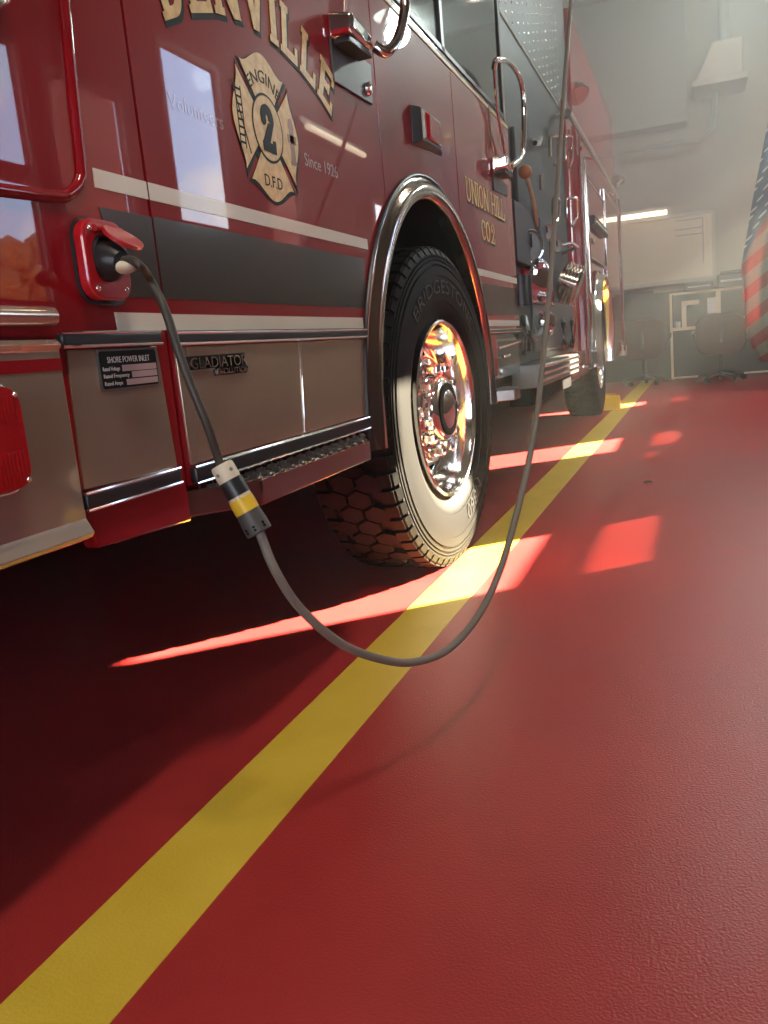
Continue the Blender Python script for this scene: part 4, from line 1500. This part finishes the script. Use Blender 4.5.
mrv.inputs['From Min'].default_value = 1.0
mrv.inputs['From Max'].default_value = 6.5
mrv.inputs['To Min'].default_value = 0.008
mrv.inputs['To Max'].default_value = 0.062
nt.links.new(spv.outputs['Y'], mrv.inputs['Value'])
mrz = nt.nodes.new('ShaderNodeMapRange')
mrz.inputs['From Min'].default_value = 0.5
mrz.inputs['From Max'].default_value = 2.6
mrz.inputs['To Min'].default_value = 0.21
mrz.inputs['To Max'].default_value = 1.25
nt.links.new(spv.outputs['Z'], mrz.inputs['Value'])
mlv = nt.nodes.new('ShaderNodeMath')
mlv.operation = 'MULTIPLY'
nt.links.new(mrv.outputs['Result'], mlv.inputs[0])
nt.links.new(mrz.outputs['Result'], mlv.inputs[1])
mrx = nt.nodes.new('ShaderNodeMapRange')
mrx.inputs['From Min'].default_value = 1.1
mrx.inputs['From Max'].default_value = 2.0
mrx.inputs['To Min'].default_value = 1.0
mrx.inputs['To Max'].default_value = 0.22
nt.links.new(spv.outputs['X'], mrx.inputs['Value'])
ml2 = nt.nodes.new('ShaderNodeMath')
ml2.operation = 'MULTIPLY'
nt.links.new(mlv.outputs[0], ml2.inputs[0])
nt.links.new(mrx.outputs['Result'], ml2.inputs[1])
nt.links.new(ml2.outputs[0], vs_.inputs['Density'])
nt.links.new(vs_.outputs[0], nt.nodes['Material Output'].inputs['Volume'])
hz.data.materials.append(hm)

# ------------------------------------------------------------------ LIGHT
SUN = Vector((1, .82, .66)).normalized()
sun_d = bpy.data.lights.new('sun', 'SUN')
sun_d.energy = 170.0
sun_d.angle = .009
sun_d.color = (1.0, .84, .62)
sun = bpy.data.objects.new('sun', sun_d)
COL.objects.link(sun)
sun.rotation_euler = SUN.to_track_quat('Z', 'Y').to_euler()
sun.location = (20, 18, 14)

w = bpy.data.worlds.new('sky')
scene.world = w
w.use_nodes = True
nt = w.node_tree
L = nt.links.new
bg = nt.nodes['Background']
tc = nt.nodes.new('ShaderNodeTexCoord')
sep = nt.nodes.new('ShaderNodeSeparateXYZ')
L(tc.outputs['Generated'], sep.inputs[0])
rmp = nt.nodes.new('ShaderNodeValToRGB')
rmp.color_ramp.elements[0].position = 0.0
rmp.color_ramp.elements[0].color = (.52, .70, .96, 1)
rmp.color_ramp.elements[1].position = .7
rmp.color_ramp.elements[1].color = (.24, .42, .80, 1)
L(sep.outputs['Z'], rmp.inputs['Fac'])
nz = nt.nodes.new('ShaderNodeTexNoise')
nz.inputs['Scale'].default_value = 3.2
nz.inputs['Detail'].default_value = 7
nz.inputs['Roughness'].default_value = .58
L(tc.outputs['Generated'], nz.inputs['Vector'])
cr_ = nt.nodes.new('ShaderNodeValToRGB')
cr_.color_ramp.elements[0].position = .50
cr_.color_ramp.elements[1].position = .64
L(nz.outputs['Fac'], cr_.inputs['Fac'])
mx = nt.nodes.new('ShaderNodeMix'); mx.data_type = 'RGBA'
L(cr_.outputs['Color'], mx.inputs['Factor'])
L(rmp.outputs['Color'], mx.inputs['A'])
mx.inputs['B'].default_value = (1.0, .95, .86, 1)
L(mx.outputs['Result'], bg.inputs['Color'])
bg.inputs['Strength'].default_value = 10.0


def ceiling_fixture(x, y, e, lab):
    t = thing('ceiling_fixture', lab, 'light', (x, y, ZC - .5), 'ceiling light fixtures')
    MB().box(x - .12, y - .65, ZC - .46, x + .12, y + .65, ZC - .40).build('fixture_housing', WBFRAME, t, bevel=.01)
    MB().cyl((x, y - .6, ZC - .49), (x, y + .6, ZC - .49), .03).build('fixture_tube', TUBE, t)
    for yy in (y - .4, y + .4):
        MB().cyl((x, yy, ZC - .41), (x, yy, ZC), .008).build('hanger', PIPE, t)
    ld = bpy.data.lights.new('ceiling_lamp', 'AREA')
    ld.shape = 'RECTANGLE'; ld.size = .25; ld.size_y = 1.3
    ld.energy = e
    ld.color = (1.0, .90, .74)
    lo = bpy.data.objects.new('ceiling_lamp', ld)
    COL.objects.link(lo)
    lo.location = (x, y, ZC - .54)


ceiling_fixture(1.6, .2, 100, 'ceiling light fixture above the front of the bay')
ceiling_fixture(1.6, 6.5, 30, 'ceiling light fixture above the middle of the bay')
ceiling_fixture(1.6, 11.0, 30, 'ceiling light fixture above the workstation')

hx, hy, hz_ = 1.9, 8.7, 3.95  # lamp added out of frame to brighten the haze at upper right
hb = thing('haze_glow_lamp', 'unseen bell shaped lamp added to make the haze glow beside the fire engine', 'lamp', (hx, hy, hz_))
MB().lathe([(.05, .32), (.07, .28), (.10, .22), (.22, .06), (.225, .05), (.215, .05), (.09, .21), (.0, .24)], (hx, hy, hz_), (0, 0, 1), 32).build('lamp_shade', PIPE, hb)
MB().cyl((hx, hy, hz_ + .3), (hx, hy, ZC), .012).build('hanging_rod', PIPE, hb)
BULB = mat('lamp_bulb', (.9, .9, .9), .4, emit=(.86, 1.0, .96), estr=40)
MB().ball((hx, hy, hz_ + .10), .07, 20, 12, (1, 1, 1.2)).build('bulb', BULB, hb)
hl = bpy.data.lights.new('haze_glow_light', 'POINT')
hl.energy = 230
hl.shadow_soft_size = .12
hl.color = (.84, 1.0, .95)
ho = bpy.data.objects.new('haze_glow_light', hl)
COL.objects.link(ho)
ho.location = (hx, hy, hz_ - .12)

# ------------------------------------------------------------------ colour management
vs = scene.view_settings
scene.display_settings.display_device = 'sRGB'
vs.view_transform = 'Standard'
vs.look = 'None'
vs.gamma = 1.0
vs.use_curve_mapping = False
vs.exposure = 0.0
scene.cycles.max_bounces = 8
scene.cycles.volume_bounces = 1
scene.cycles.transparent_max_bounces = 12
scene.cycles.sample_clamp_indirect = 8
scene.cycles.use_denoising = True
